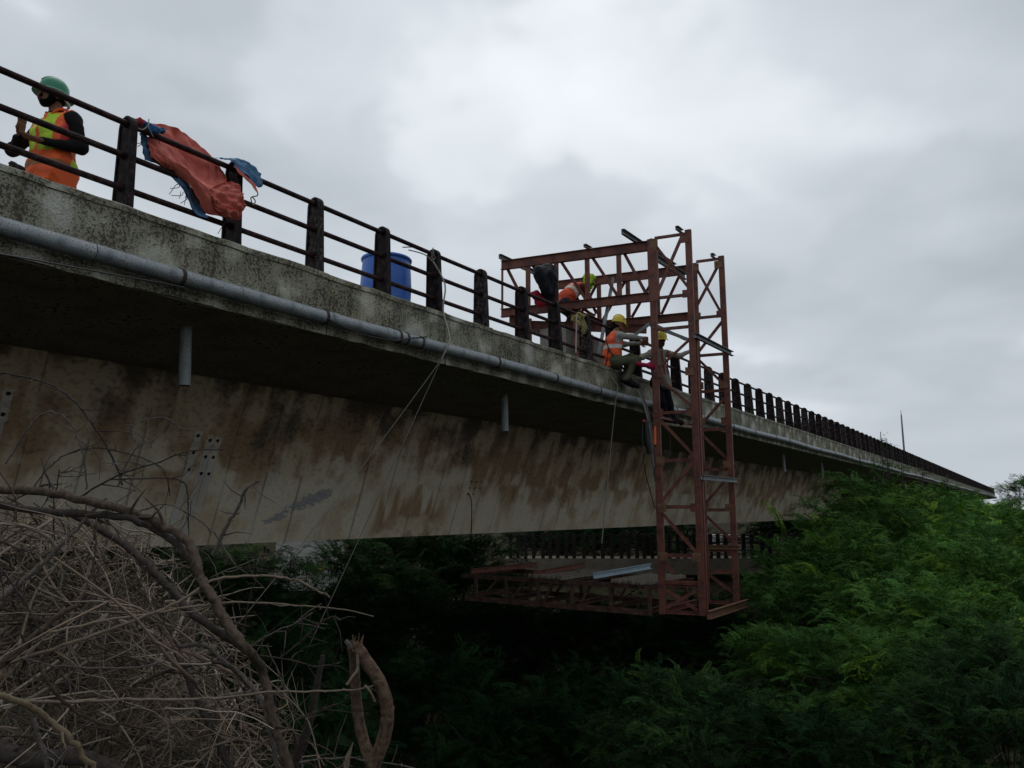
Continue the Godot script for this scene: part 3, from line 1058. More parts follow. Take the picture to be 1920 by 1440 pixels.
func make_tarp() -> void:
	var t := thing("tarpaulin", "red and blue tarpaulin tied and draped over the bridge railing", "tarpaulin")
	var th := Vector3(0, 0, -0.006)
	# main red body: behind the top rail, bellying out in front of the middle rail
	var cols := [
		[V(3.41, 3.31, 6.16), V(3.41, 3.24, 6.15), V(3.41, 3.14, 6.14), V(3.43, 3.03, 6.14)],
		[V(3.52, 3.42, 6.26), V(3.5, 3.26, 6.2), V(3.49, 3.1, 6.1), V(3.53, 2.99, 6.1)],
		[V(3.66, 3.46, 6.28), V(3.6, 3.22, 6.22), V(3.6, 3.02, 6.05), V(3.65, 2.95, 6.08)],
		[V(3.84, 3.44, 6.28), V(3.77, 3.14, 6.22), V(3.75, 2.95, 6.0), V(3.77, 2.86, 6.06)],
		[V(4.02, 3.35, 6.25), V(3.95, 3.05, 6.2), V(3.93, 2.84, 5.95), V(3.93, 2.68, 6.04)],
		[V(4.14, 3.24, 6.22), V(4.07, 3.0, 6.18), V(4.07, 2.82, 5.93), V(4.06, 2.65, 6.02)],
		[V(4.24, 3.16, 6.2), V(4.17, 2.99, 6.1), V(4.19, 2.84, 5.95), V(4.21, 2.69, 6.0)]]
	put("red_sheet", sheet(cols, 10, 14, 0.05, 0.0, th), M.red_tarp, t)
	# folded roll at the lower right
	var f := [
		[V(3.9, 2.86, 5.95), V(3.93, 2.75, 5.93), V(3.98, 2.68, 5.97)],
		[V(4.02, 2.95, 5.95), V(4.03, 2.77, 5.90), V(4.07, 2.65, 5.96)],
		[V(4.17, 3.02, 5.98), V(4.19, 2.84, 5.90), V(4.2, 2.67, 5.96)],
		[V(4.25, 2.98, 6.02), V(4.26, 2.82, 5.97), V(4.25, 2.68, 6.0)]]
	put("red_fold", sheet(f, 10, 12, 0.07, 33.0, th), M.red_tarp, t)
	# the blue outer face showing at the lower left
	var b := [
		[V(3.36, 3.24, 6.21), V(3.37, 3.14, 6.18), V(3.41, 3.0, 6.18)],
		[V(3.45, 3.2, 6.18), V(3.47, 3.08, 6.16), V(3.54, 2.985, 6.14)],
		[V(3.72, 3.05, 6.18), V(3.73, 2.93, 6.12), V(3.75, 2.82, 6.1)],
		[V(3.86, 2.95, 6.23), V(3.85, 2.78, 6.15), V(3.86, 2.64, 6.08)],
		[V(4.05, 2.9, 6.22), V(3.98, 2.72, 6.12), V(3.97, 2.62, 6.06)]]
	put("blue_face", sheet(b, 8, 10, 0.03, 70.0, th), M.blue_tarp, t)
	# blue end thrown over the next post
	var c := [
		[V(4.1, 3.3, 6.2), V(4.16, 3.26, 6.06), V(4.22, 3.17, 6.0)],
		[V(4.2, 3.33, 6.22), V(4.28, 3.3, 6.04), V(4.33, 3.12, 5.97)],
		[V(4.33, 3.36, 6.22), V(4.4, 3.28, 6.03), V(4.42, 3.08, 5.98)],
		[V(4.43, 3.30, 6.2), V(4.48, 3.24, 6.06), V(4.49, 3.1, 6.0)],
		[V(4.48, 3.26, 6.16), V(4.52, 3.2, 6.08), V(4.5, 3.13, 6.03)]]
	put("blue_end", sheet(c, 8, 10, 0.04, 90.0, th), M.blue_tarp, t)
	put("red_hem", sheet([[V(4.17, 3.2, 6.0), V(4.22, 3.13, 5.985)], [V(4.3, 3.13, 5.975), V(4.33, 3.07, 5.96)], [V(4.4, 3.08, 5.97), V(4.42, 3.0, 5.96)]], 6, 3, 0.012, 12.0, th), M.red_tarp, t)
	var st := newst()
	blob(st, [[V(3.33, 3.275, 6.12), V(3.42, 3.26, 6.12), 0.034, 0.036, Color(0.035, 0.1, 0.24)], [V(3.43, 3.265, 6.12), V(3.55, 3.33, 6.16), 0.036, 0.02, Color(0.05, 0.13, 0.26)], [V(3.29, 3.285, 6.12), V(3.31, 3.28, 6.12), 0.035, 0.033, Color(0.3, 0.05, 0.045)]], 0.009, 70.0, [], null, 0.03, 14.0)
	put("tied_bundle", done(st), M.painted, t)
	for q in [[V(3.36, 3.33, 6.08), V(3.35, 3.25, 6.06), V(3.42, 3.2, 6.1)], [V(3.37, 3.3, 6.08), V(3.3, 3.2, 6.06), V(3.22, 3.22, 6.08)]]:
		put("string", tubemesh(smooth(q), 0.005, 5), M.rope, t)
	put("string", tubemesh(smooth([V(4.43, 3.06, 6.0), V(4.45, 3.0, 6.0), V(4.42, 2.98, 6.06), V(4.47, 2.93, 6.09), V(4.5, 2.98, 6.1), V(4.45, 3.0, 6.08)]), 0.006, 5), M.rope, t)
	for i in 12:
		var a := V(R.randf_range(3.66, 3.82), R.randf_range(2.78, 2.9), 6.1) if i < 9 else V(R.randf_range(3.28, 3.36), R.randf_range(3.08, 3.2), 6.14)
		put("fray", tubemesh(smooth([a, a + Vector3(R.randf_range(-0.05, 0.0), -0.04, 0.0), a + Vector3(R.randf_range(-0.12, 0.0), R.randf_range(-0.14, -0.03), 0.0)]), 0.003, 4), M.black, t)
	put("fray", tubemesh([V(4.15, 2.66, 6.04), V(4.07, 2.5, 6.04)], 0.003, 4), M.black, t)

# ------------------------------------------------------------------ people
const SKIN := Color(0.19, 0.098, 0.06)
const SKIN_DARK := Color(0.12, 0.06, 0.037)

# f forward, l the person's left, u up; a place in the body's own frame
func local(o: Vector3, f: Vector3, x: float, y: float, z: float) -> Vector3:
	var l := Vector3.UP.cross(f).normalized()
	return o + f * x + l * y + Vector3.UP * z

func head_bones(c: Vector3, f: Vector3, u: Vector3, skin: Color, hair: Color, beard: bool) -> Array:
	var l := u.cross(f).normalized()
	var at := func(x: float, y: float, z: float) -> Vector3: return c + f * x + l * y + u * z
	var jaw := hair if beard else skin
	var b := [
		[at.call(-0.035, 0, 0.035), at.call(0.03, 0, 0.04), 0.083, 0.08, skin],
		[at.call(-0.05, 0, 0.02), at.call(-0.045, 0, -0.03), 0.07, 0.055, hair],
		[at.call(0.03, 0, -0.005), at.call(0.045, 0, -0.045), 0.068, 0.052, skin],
		[at.call(0.035, 0, -0.05), at.call(0.062, 0, -0.085), 0.052, 0.034, jaw],
		[at.call(0.02, 0.045, -0.06), at.call(0.06, 0.016, -0.08), 0.026, 0.024, jaw],
		[at.call(0.02, -0.045, -0.06), at.call(0.06, -0.016, -0.08), 0.026, 0.024, jaw],
		[at.call(0.092, 0, 0.012), at.call(0.112, 0, -0.028), 0.009, 0.014, skin],
		[at.call(0.098, 0.012, -0.03), at.call(0.098, -0.012, -0.03), 0.009, 0.009, skin],
		[at.call(0.088, 0.036, 0.026), at.call(0.088, -0.036, 0.026), 0.013, 0.013, hair if beard else skin],
		[at.call(0.094, 0.016, -0.057), at.call(0.094, -0.016, -0.057), 0.009, 0.009, Color(0.09, 0.035, 0.028)],
		[at.call(0.088, 0.03, 0.006), at.call(0.09, 0.031, 0.006), 0.011, 0.01, Color(0.02, 0.015, 0.012)],
		[at.call(0.088, -0.03, 0.006), at.call(0.09, -0.031, 0.006), 0.011, 0.01, Color(0.02, 0.015, 0.012)],
		[at.call(-0.005, 0.083, 0.02), at.call(-0.01, 0.08, -0.025), 0.016, 0.012, skin],
		[at.call(-0.005, -0.083, 0.02), at.call(-0.01, -0.08, -0.025), 0.016, 0.012, skin]]
	if beard:
		b.append([at.call(0.095, 0.02, -0.042), at.call(0.095, -0.02, -0.042), 0.011, 0.011, hair])
		b.append([at.call(0.02, 0.07, -0.02), at.call(0.03, 0.055, -0.06), 0.02, 0.022, hair])
		b.append([at.call(0.02, -0.07, -0.02), at.call(0.03, -0.055, -0.06), 0.02, 0.022, hair])
	return b

# a hand: w the wrist, d where the fingers point, p where the palm faces, side +1 for a left hand; curl bends the fingers
func hand_bones(w: Vector3, d: Vector3, p: Vector3, side: float, curl: float, skin: Color) -> Array:
	d = d.normalized()
	p = (p - d * p.dot(d)).normalized()
	var t := d.cross(p) * side
	var b := []
	for k in 4:
		var y := 0.03 - 0.02 * k
		b.append([w + t * y * 0.5, w + d * 0.085 + t * y, 0.017, 0.014, skin])
		var l: float = [0.082, 0.092, 0.086, 0.068][k]
		var a := w + d * 0.09 + t * y * 1.08
		var d1 := (d * cos(curl * 0.6) + p * sin(curl * 0.6) + t * (0.1 - 0.07 * k)).normalized()
		var d2 := (d * cos(curl * 1.5) + p * sin(curl * 1.5)).normalized()
		var m := a + d1 * l * 0.5
		b.append([a, m, 0.0098, 0.009, skin])
		b.append([m, m + d2 * l * 0.5, 0.009, 0.0075, skin])
	var th := w + d * 0.025 + t * 0.03
	var tm := th + (d * 0.6 + t * 0.75 + p * 0.3).normalized() * 0.045
	b.append([w + d * 0.012 + t * 0.012, th, 0.018, 0.014, skin])
	b.append([th, tm, 0.013, 0.011, skin])
	b.append([tm, tm + (d * 0.8 + t * 0.25 + p * 0.5).normalized() * 0.035, 0.011, 0.009, skin])
	return b

func helmet(parent: Node3D, c: Vector3, f: Vector3, u: Vector3, m: Material, full: bool) -> void:
	var l := u.cross(f).normalized()
	var big := 0.93 if full else 1.0
	var xf := Transform3D(Basis(l * big, u * big, f * big), c)
	var prof := []
	for k in 9:
		var a := PI * 0.5 * k / 8.0
		prof.append(Vector2(0.118 * cos(a) if k < 8 else 0.0, 0.135 * sin(a)))
	prof.reverse()
	prof.append(Vector2(0.121, -0.03))
	put("helmet_shell", lathe(prof, 28, xf, Vector2(0.93, 1.12)), m, parent)
	if full:
		put("helmet_brim", lathe([Vector2(0.117, -0.022), Vector2(0.145, -0.034), Vector2(0.168, -0.05), Vector2(0.17, -0.056), Vector2(0.145, -0.043), Vector2(0.115, -0.033)], 28, xf, Vector2(0.95, 1.08)), m, parent)
	else:
		var st := newst()
		st.set_smooth_group(1)
		var n := 12
		var pts := []
		for k in n + 1:
			var a := -1.15 + 2.3 * k / n
			var ext := 0.058 * maxf(0.0, cos(a * 1.3))
			pts.append([xf * Vector3(sin(a) * 0.113, -0.03, cos(a) * 0.135), xf * Vector3(sin(a) * (0.113 + ext * 0.6), -0.045, cos(a) * (0.135 + ext))])
		for k in n:
			quad(st, pts[k][0], pts[k][1], pts[k + 1][1], pts[k + 1][0])
			var dn := -u * 0.006
			quad(st, pts[k][0] + dn, pts[k + 1][0] + dn, pts[k + 1][1] + dn, pts[k][1] + dn)
			quad(st, pts[k][1], pts[k][1] + dn, pts[k + 1][1] + dn, pts[k + 1][1])
		put("helmet_peak", done(st), m, parent)
	# ridge along the crown
	var rp := []
	for k in 9:
		var a := lerpf(-1.1, 1.1, k / 8.0)
		rp.append(xf * Vector3(0, 0.137 * cos(a), 0.134 * sin(a)))
	put("helmet_ridge", tubemesh(rp, 0.008, 6), m, parent)

# j: joints by name. colours: shirt, trousers, shoe, skin
func body_bones(j: Dictionary, shirt: Color, trousers: Color, shoe: Color, skin: Color, stout := 1.0) -> Array:
	var across: Vector3 = (j.shoulder_l - j.shoulder_r).normalized()
	var hx: Vector3 = (j.hip_l - j.hip_r).normalized()
	var b := [
		[j.pelvis, j.waist, 0.125 * stout, 0.115 * stout, trousers],
		[j.waist, j.chest, 0.118 * stout, 0.125 * stout, shirt],
		[j.waist - across * 0.05, j.chest - across * 0.08, 0.1 * stout, 0.105 * stout, shirt],
		[j.waist + across * 0.05, j.chest + across * 0.08, 0.1 * stout, 0.105 * stout, shirt],
		[j.chest, j.neck, 0.11, 0.06, shirt],
		[j.shoulder_r + across * 0.03, j.shoulder_l - across * 0.03, 0.07, 0.07, shirt],
		[j.neck, j.head, 0.056, 0.05, skin],
		[j.hip_r, j.hip_l, 0.11 * stout, 0.11 * stout, trousers]]
	for s in ["_l", "_r"]:
		b.append([j["shoulder" + s], j["elbow" + s], 0.06, 0.047, shirt])
		b.append([j["elbow" + s], j["wrist" + s], 0.047, 0.034, shirt])
		b.append([j["hip" + s], j["knee" + s], 0.095, 0.068, trousers])
		b.append([j["knee" + s], j["ankle" + s], 0.07, 0.05, trousers])
		b.append([j["ankle" + s], j["toe" + s], 0.048, 0.036, shoe])
		b.append([j["ankle" + s] - Vector3(0, 0.03, 0), j["toe" + s] - Vector3(0, 0.005, 0), 0.04, 0.034, shoe])
	return b

func figure(o: Node3D, bones: Array, head: Array, hands: Array, coarse := 1.0) -> void:
	var st := newst()
	blob(st, bones, 0.0155 * coarse, 45.0, [], null, 0.016, 8.0)
	blob(st, head, 0.0068 * coarse, 105.0)
	for h in hands:
		blob(st, h, 0.0052 * coarse, 210.0)
	put("body", done(st), M.painted, o)

func make_man_left() -> void:
	# stands on the roadway, in green helmet, turned to his right with hands pressed together
	var o := thing("person", "bearded person in green hard hat and orange lime safety vest, hands clasped behind the railing", "person")
	var f := Vector3(-0.95, 0, 0.2).normalized()
	var c := V(3.015, 1.96, 6.98)
	var l := Vector3.UP.cross(f).normalized()
	var P := func(x: float, y: float, z: float) -> Vector3: return c + f * x + l * y + Vector3.UP * z
	var j := {"pelvis": P.call(0.0, 0, 0.95), "waist": P.call(0.01, 0, 1.1), "chest": P.call(0.0, 0, 1.33), "neck": P.call(0.0, 0, 1.51), "head": P.call(0.02, -0.01, 1.62),
		"shoulder_l": P.call(-0.02, 0.205, 1.45), "shoulder_r": P.call(-0.02, -0.205, 1.45), "elbow_l": P.call(-0.04, 0.29, 1.17), "elbow_r": P.call(0.18, -0.27, 1.16),
		"wrist_l": P.call(0.2, 0.13, 1.16), "wrist_r": P.call(0.29, -0.02, 1.2), "hip_l": P.call(0, 0.09, 0.93), "hip_r": P.call(0, -0.09, 0.93),
		"knee_l": P.call(0.03, 0.1, 0.5), "knee_r": P.call(0.03, -0.1, 0.5), "ankle_l": P.call(0.0, 0.1, 0.09), "ankle_r": P.call(0.0, -0.1, 0.09), "toe_l": P.call(0.17, 0.12, 0.04), "toe_r": P.call(0.17, -0.12, 0.04)}
	var black := Color(0.012, 0.012, 0.014)
	var bones := body_bones(j, black, Color(0.055, 0.06, 0.065), black, SKIN, 0.86)
	var hc: Vector3 = P.call(0.04, -0.02, 1.69)
	var hf := Vector3(-0.98, 0.02, -0.16).normalized()
	var hu := Vector3.UP
	var head := head_bones(hc, hf, hu, SKIN, Color(0.007, 0.006, 0.006), true)
	var hl := hu.cross(hf).normalized()
	head.append([hc + hl * 0.092 - hf * 0.005 - hu * 0.03, hc + hl * 0.093 - hf * 0.005 - hu * 0.03, 0.005, 0.005, Color(0.7, 0.7, 0.65)])
	var h1 := hand_bones(j.wrist_r, (Vector3.UP * 1.0 + f * 0.1 + l * 0.1).normalized(), -f * 0.3 + l, -1.0, 0.2, SKIN)
	var h2 := hand_bones(j.wrist_l, (f * 0.75 - l * 0.6 + Vector3.UP * 0.12).normalized(), Vector3.UP, 1.0, 0.3, SKIN)
	figure(o, bones, head, [h1, h2])
	helmet(o, hc + Vector3.UP * 0.055 - hf * 0.005, (hf + Vector3(0, 0.08, 0)).normalized(), (hu - hf * 0.08).normalized(), M.green_helmet, true)
	put("chin_strap", tubemesh(smooth([hc + hl * 0.1 - hf * 0.02 + hu * 0.03, hc + hl * 0.095 - hf * 0.06 - hu * 0.02, hc + hl * 0.05 - hf * 0.12 - hu * 0.06, hc - hf * 0.125 - hu * 0.065]), 0.011, 6), M.white_cloth, o)
	# vest
	var vb := [
		[j.pelvis + Vector3(0, -0.18, 0), j.waist, 0.155, 0.145, Color.WHITE], [j.hip_r - Vector3(0, 0.05, 0), j.hip_l - Vector3(0, 0.05, 0), 0.156, 0.156, Color.WHITE], [j.hip_r + Vector3(0, 0.05, 0), j.hip_l + Vector3(0, 0.05, 0), 0.156, 0.156, Color.WHITE], [j.waist, j.chest, 0.142, 0.148, Color.WHITE], [j.waist - l * 0.06, j.chest - l * 0.09, 0.124, 0.13, Color.WHITE],
		[j.waist + l * 0.06, j.chest + l * 0.09, 0.124, 0.13, Color.WHITE], [j.chest, j.neck, 0.14, 0.084, Color.WHITE], [j.shoulder_r + l * 0.04, j.shoulder_l - l * 0.04, 0.086, 0.086, Color.WHITE]]
	var orange := Color(0.8, 0.12, 0.02)
	var lime := Color(0.45, 0.65, 0.03)
	var paint := func(p: Vector3, _c: Color) -> Color:
		var q := p - c
		var x := q.dot(f)
		var y := q.dot(l)
		var z := q.y
		if x > 0.02 and absf(y) > 0.02 and absf(y) < 0.14 and z > 1.12 and z < 1.5:
			return lime
		if x < -0.03 and absf(y) > 0.05 and absf(y) < 0.11:
			return lime
		if z > 1.0 and z < 1.07 and x < -0.02:
			return lime
		if absf(y) > 0.19 and z > 1.2:
			return Color(0.6, 0.045, 0.04)
		if z > 0.98 and z < 1.03 and x > -0.02:
			return Color(0.3, 0.12, 0.04)
		return orange
	var vs := newst()
	var keep := [Plane(Vector3.DOWN, -(c.y + 0.72)), Plane((Vector3.UP + f * 0.35).normalized(), (c + Vector3(0, 1.515, 0) + f * 0.06).dot((Vector3.UP + f * 0.35).normalized())), Plane(l, (c + l * 0.21).dot(l)), Plane(-l, (c - l * 0.21).dot(-l))]
	blob(vs, vb, 0.011, 45.0, keep, paint, 0.03, 7.0)
	put("safety_vest", done(vs), M.vest, o)
	put("collar", tubemesh(smooth([P.call(0.08, 0.03, 1.47), P.call(0.05, 0.075, 1.54), P.call(-0.03, 0.08, 1.57), P.call(-0.085, 0.0, 1.575), P.call(-0.03, -0.08, 1.57), P.call(0.05, -0.075, 1.54)]), 0.014, 6), M.orange_cloth, o)

func make_man_seated() -> void:
	var o := thing("person", "person in yellow hard hat and orange vest sitting on the bridge edge", "person")
	var f := Vector3(0.8, 0, 0.6).normalized()
	var l := Vector3.UP.cross(f).normalized()
	var c := V(11.98, EDGE_TOP, 6.02)
	var P := func(x: float, y: float, z: float) -> Vector3: return c + f * x + l * y + Vector3.UP * z
	var j := {"pelvis": P.call(0.0, 0, 0.12), "waist": P.call(0.0, 0, 0.25), "chest": P.call(0.04, 0, 0.45), "neck": P.call(0.08, 0, 0.62), "head": P.call(0.13, 0, 0.72),
		"shoulder_l": P.call(0.08, 0.18, 0.56), "shoulder_r": P.call(0.08, -0.18, 0.56), "elbow_l": P.call(0.34, 0.22, 0.5), "elbow_r": P.call(0.33, -0.2, 0.54),
		"wrist_l": P.call(0.6, 0.05, 0.5), "wrist_r": P.call(0.58, -0.06, 0.57), "hip_l": P.call(0.02, 0.1, 0.1), "hip_r": P.call(0.02, -0.1, 0.1),
		"knee_l": P.call(0.44, 0.13, 0.24), "knee_r": P.call(0.42, -0.13, 0.15), "ankle_l": P.call(0.26, 0.06, -0.16), "ankle_r": P.call(0.2, -0.14, -0.2), "toe_l": P.call(0.45, 0.1, -0.26), "toe_r": P.call(0.4, -0.16, -0.32)}
	var shirt := Color(0.27, 0.26, 0.235)
	var bones := body_bones(j, shirt, Color(0.075, 0.08, 0.05), Color(0.02, 0.018, 0.016), SKIN)
	var hc: Vector3 = P.call(0.15, 0, 0.79)
	var hf := (f - Vector3(0, 0.18, 0)).normalized()
	var hu := (Vector3.UP + f * 0.18).normalized()
	var hb := head_bones(hc, hf, hu, SKIN, Color(0.01, 0.008, 0.007), false)
	var h1 := hand_bones(j.wrist_l, (f + Vector3.UP * 0.05).normalized(), -l, 1.0, 0.9, SKIN)
	var h2 := hand_bones(j.wrist_r, (f + Vector3.DOWN * 0.1).normalized(), l, -1.0, 0.9, SKIN)
	figure(o, bones, hb, [h1, h2])
	helmet(o, hc + hu * 0.06, hf, hu, M.yellow_helmet, false)
	var side := -l
	put("helmet_mark", tubemesh(smooth([hc + hu * 0.09 + side * 0.112 + hf * 0.02, hc + hu * 0.1 + side * 0.11 + hf * 0.045, hc + hu * 0.093 + side * 0.107 + hf * 0.07]), 0.004, 4), M.black, o)
	var vb := [
		[j.pelvis + Vector3(0, -0.04, 0), j.waist, 0.152, 0.136, Color.WHITE], [j.waist, j.chest, 0.136, 0.142, Color.WHITE], [j.waist - l * 0.05, j.chest - l * 0.08, 0.118, 0.122, Color.WHITE],
		[j.waist + l * 0.05, j.chest + l * 0.08, 0.118, 0.122, Color.WHITE], [j.chest, j.neck, 0.128, 0.08, Color.WHITE], [j.shoulder_r + l * 0.04, j.shoulder_l - l * 0.04, 0.084, 0.084, Color.WHITE]]
	var paint := func(p: Vector3, _c: Color) -> Color:
		var q := p - c
		var z := q.y
		if z > 0.33 and z < 0.405:
			return Color(0.55, 0.55, 0.5)
		if absf(q.dot(l)) > 0.15 and z > 0.4:
			return Color(0.55, 0.06, 0.03)
		return Color(0.72, 0.1, 0.022)
	var keep := [Plane(Vector3.DOWN, -(c.y + 0.01)), Plane((Vector3.UP + f * 0.3).normalized(), (P.call(0.12, 0, 0.62) as Vector3).dot((Vector3.UP + f * 0.3).normalized())), Plane(l, (c + l * 0.18).dot(l)), Plane(-l, (c - l * 0.18).dot(-l))]
	var vs := newst()
	blob(vs, vb, 0.013, 45.0, keep, paint, 0.022, 8.0)
	put("safety_vest", done(vs), M.vest, o)
	var hs := newst()
	for q in [[P.call(-0.16, -0.1, 0.5), P.call(-0.1, -0.16, 0.25), P.call(0.1, -0.14, 0.1), P.call(0.2, -0.1, 0.14)], [P.call(0.2, -0.1, 0.2), P.call(0.1, -0.15, 0.12), P.call(0.03, -0.17, 0.02)], [P.call(-0.12, -0.12, 0.3), P.call(-0.15, -0.05, 0.05), P.call(-0.25, 0.05, 0.02)]]:
		var pts := smooth(q)
		var rr := []
		for k in pts.size():
			rr.append(0.011)
		tube(hs, pts, rr, 6)
	put("safety_harness", done(hs), M.black, o)

func make_man_standing() -> void:
	var o := thing("person", "person in yellow hard hat and pale checked shirt standing behind the tower leg, arms spread", "person")
	var f := Vector3(-0.62, 0, 0.78).normalized()
	var l := Vector3.UP.cross(f).normalized()
	var c := V(13.5, 1.56, 5.62)
	var P := func(x: float, y: float, z: float) -> Vector3: return c + f * x + l * y + Vector3.UP * z
	var j := {"pelvis": V(13.22, 2.36, 5.66), "waist": V(13.16, 2.5, 5.66), "chest": V(13.08, 2.73, 5.62), "neck": V(13.04, 2.9, 5.58), "head": V(13.02, 3.0, 5.55),
		"shoulder_l": V(13.24, 2.87, 5.52), "shoulder_r": V(12.85, 2.82, 5.66), "elbow_l": V(13.48, 2.84, 5.36), "elbow_r": V(12.6, 2.72, 5.72),
		"wrist_l": V(13.66, 2.96, 5.2), "wrist_r": V(12.38, 2.66, 5.66), "hip_l": V(13.33, 2.32, 5.62), "hip_r": V(13.15, 2.32, 5.72),
		"knee_l": V(13.48, 1.98, 5.6), "knee_r": V(13.3, 1.96, 5.66), "ankle_l": V(13.62, 1.65, 5.57), "ankle_r": V(13.44, 1.64, 5.62), "toe_l": V(13.56, 1.6, 5.4), "toe_r": V(13.36, 1.6, 5.46)}
	var shirt := Color(0.25, 0.235, 0.2)
	var bones := body_bones(j, shirt, Color(0.012, 0.013, 0.022), Color(0.02, 0.016, 0.014), SKIN_DARK, 0.88)
	bones.append([V(13.05, 2.6, 5.55), V(13.2, 2.3, 5.55), 0.05, 0.09, shirt])
	bones.append([V(13.25, 2.6, 5.55), V(13.34, 2.28, 5.55), 0.05, 0.07, shirt])
	var hc := V(13.01, 3.07, 5.53)
	var hf := (f + Vector3(0, -0.15, 0)).normalized()
	var hu := (Vector3.UP + f * 0.15).normalized()
	var hb := head_bones(hc, hf, hu, SKIN_DARK, Color(0.008, 0.007, 0.006), false)
	var h1 := hand_bones(j.wrist_l, Vector3(0.6, 0.5, 0.6), Vector3.DOWN, 1.0, 0.8, SKIN_DARK)
	var h2 := hand_bones(j.wrist_r, Vector3(-0.8, 0.0, -0.1), Vector3.DOWN, -1.0, 0.7, SKIN_DARK)
	figure(o, bones, hb, [h1, h2], 1.15)
	helmet(o, hc + hu * 0.06, hf, hu, M.yellow_helmet, false)
	# checks and braces of the open shirt
	var hs := newst()
	for q in [[V(12.98, 2.88, 5.5), V(13.02, 2.65, 5.49), V(13.1, 2.42, 5.5)], [V(13.14, 2.9, 5.44), V(13.16, 2.65, 5.47), V(13.2, 2.4, 5.5)]]:
		var pts := smooth(q)
		var rr := []
		for k in pts.size():
			rr.append(0.014)
		tube(hs, pts, rr, 6)
	put("safety_harness", done(hs), M.red_cloth, o)

func make_man_bending() -> void:
	var o := thing("person", "person in orange vest bending forward inside the gantry arm, lime cloth over the helmet", "person")
	var f := Vector3(0.75, 0, 0.45).normalized()
	var l := Vector3.UP.cross(f).normalized()
	var c := V(13.0, 3.42, 7.45)
	var P := func(x: float, y: float, z: float) -> Vector3: return c + f * x + l * y + Vector3.UP * z
	var j := {"pelvis": P.call(-0.15, 0, 0.62), "waist": P.call(-0.08, 0, 0.75), "chest": P.call(0.1, 0, 0.93), "neck": P.call(0.27, 0, 1.04), "head": P.call(0.36, 0, 1.1),
		"shoulder_l": P.call(0.22, 0.19, 0.97), "shoulder_r": P.call(0.22, -0.19, 0.97), "elbow_l": P.call(0.36, 0.24, 0.72), "elbow_r": P.call(0.36, -0.22, 0.7),
		"wrist_l": P.call(0.52, 0.14, 0.56), "wrist_r": P.call(0.52, -0.12, 0.54), "hip_l": P.call(-0.15, 0.1, 0.6), "hip_r": P.call(-0.15, -0.1, 0.6),
		"knee_l": P.call(0.14, 0.14, 0.42), "knee_r": P.call(0.14, -0.14, 0.42), "ankle_l": P.call(-0.1, 0.13, 0.09), "ankle_r": P.call(-0.1, -0.13, 0.09), "toe_l": P.call(0.08, 0.15, 0.04), "toe_r": P.call(0.08, -0.15, 0.04)}
	var bones := body_bones(j, Color(0.12, 0.03, 0.02), Color(0.03, 0.035, 0.045), Color(0.02, 0.018, 0.016), SKIN_DARK)
	var hc: Vector3 = P.call(0.42, 0, 1.15)
	var hf := (f - Vector3(0, 0.45, 0)).normalized()
	var hu := (Vector3.UP + f * 0.45).normalized()
	var hb := head_bones(hc, hf, hu, SKIN_DARK, Color(0.01, 0.008, 0.007), false)
	var h1 := hand_bones(j.wrist_l, f + Vector3.DOWN * 0.6, -l, 1.0, 0.7, SKIN_DARK)
	var h2 := hand_bones(j.wrist_r, f + Vector3.DOWN * 0.6, l, -1.0, 0.7, SKIN_DARK)
	figure(o, bones, hb, [h1, h2], 1.35)
	helmet(o, hc + hu * 0.06, hf, hu, M.yellow_helmet, false)
	var st := newst()
	var lime := Color(0.36, 0.55, 0.05)
	blob(st, [[hc + hu * 0.1 + l * 0.1, hc + hu * 0.1 - l * 0.11, 0.045, 0.045, lime], [hc + hu * 0.1 - l * 0.11 + hf * 0.05, hc - hu * 0.12 - l * 0.13, 0.05, 0.03, lime], [hc + hf * 0.13 + hu * 0.04, hc + hf * 0.1 - hu * 0.18 - l * 0.06, 0.035, 0.02, lime], [hc - hf * 0.1 - l * 0.08 + hu * 0.03, hc - hf * 0.08 - hu * 0.18 - l * 0.1, 0.04, 0.02, lime]], 0.01, 55.0, [], null, 0.025, 26.0)
	put("head_cloth", done(st), M.painted, o)
	var vb := [[j.pelvis, j.waist, 0.15, 0.14, Color.WHITE], [j.waist, j.chest, 0.14, 0.145, Color.WHITE], [j.waist - l * 0.05, j.chest - l * 0.08, 0.12, 0.125, Color.WHITE], [j.waist + l * 0.05, j.chest + l * 0.08, 0.12, 0.125, Color.WHITE], [j.chest, j.neck, 0.13, 0.085, Color.WHITE], [j.shoulder_r + l * 0.04, j.shoulder_l - l * 0.04, 0.085, 0.085, Color.WHITE]]
	var ax: Vector3 = (j.neck - j.waist).normalized()
	var paint := func(p: Vector3, _c: Color) -> Color:
		var t: float = (p - j.waist).dot(ax)
		var y := absf((p - c).dot(l))
		if t > 0.14 and t < 0.21:
			return Color(0.6, 0.57, 0.5)
		if y > 0.07 and y < 0.12 and t > 0.14:
			return Color(0.6, 0.57, 0.5)
		return Color(0.6, 0.07, 0.015)
	var vs := newst()
	blob(vs, vb, 0.016, 45.0, [Plane(l, (c + l * 0.19).dot(l)), Plane(-l, (c - l * 0.19).dot(-l))], paint, 0.022, 8.0)
	put("safety_vest", done(vs), M.vest, o)

# ------------------------------------------------------------------ plants
# a place given by where it lies in a 1920 x 1440 view from the bank, and how far off it is
var eye := Basis()
func at(u: float, v: float, d: float) -> Vector3:
	return eye * Vector3((u - 960.0) / 1442.0 * d, (720.0 - v) / 1442.0 * d, -d)

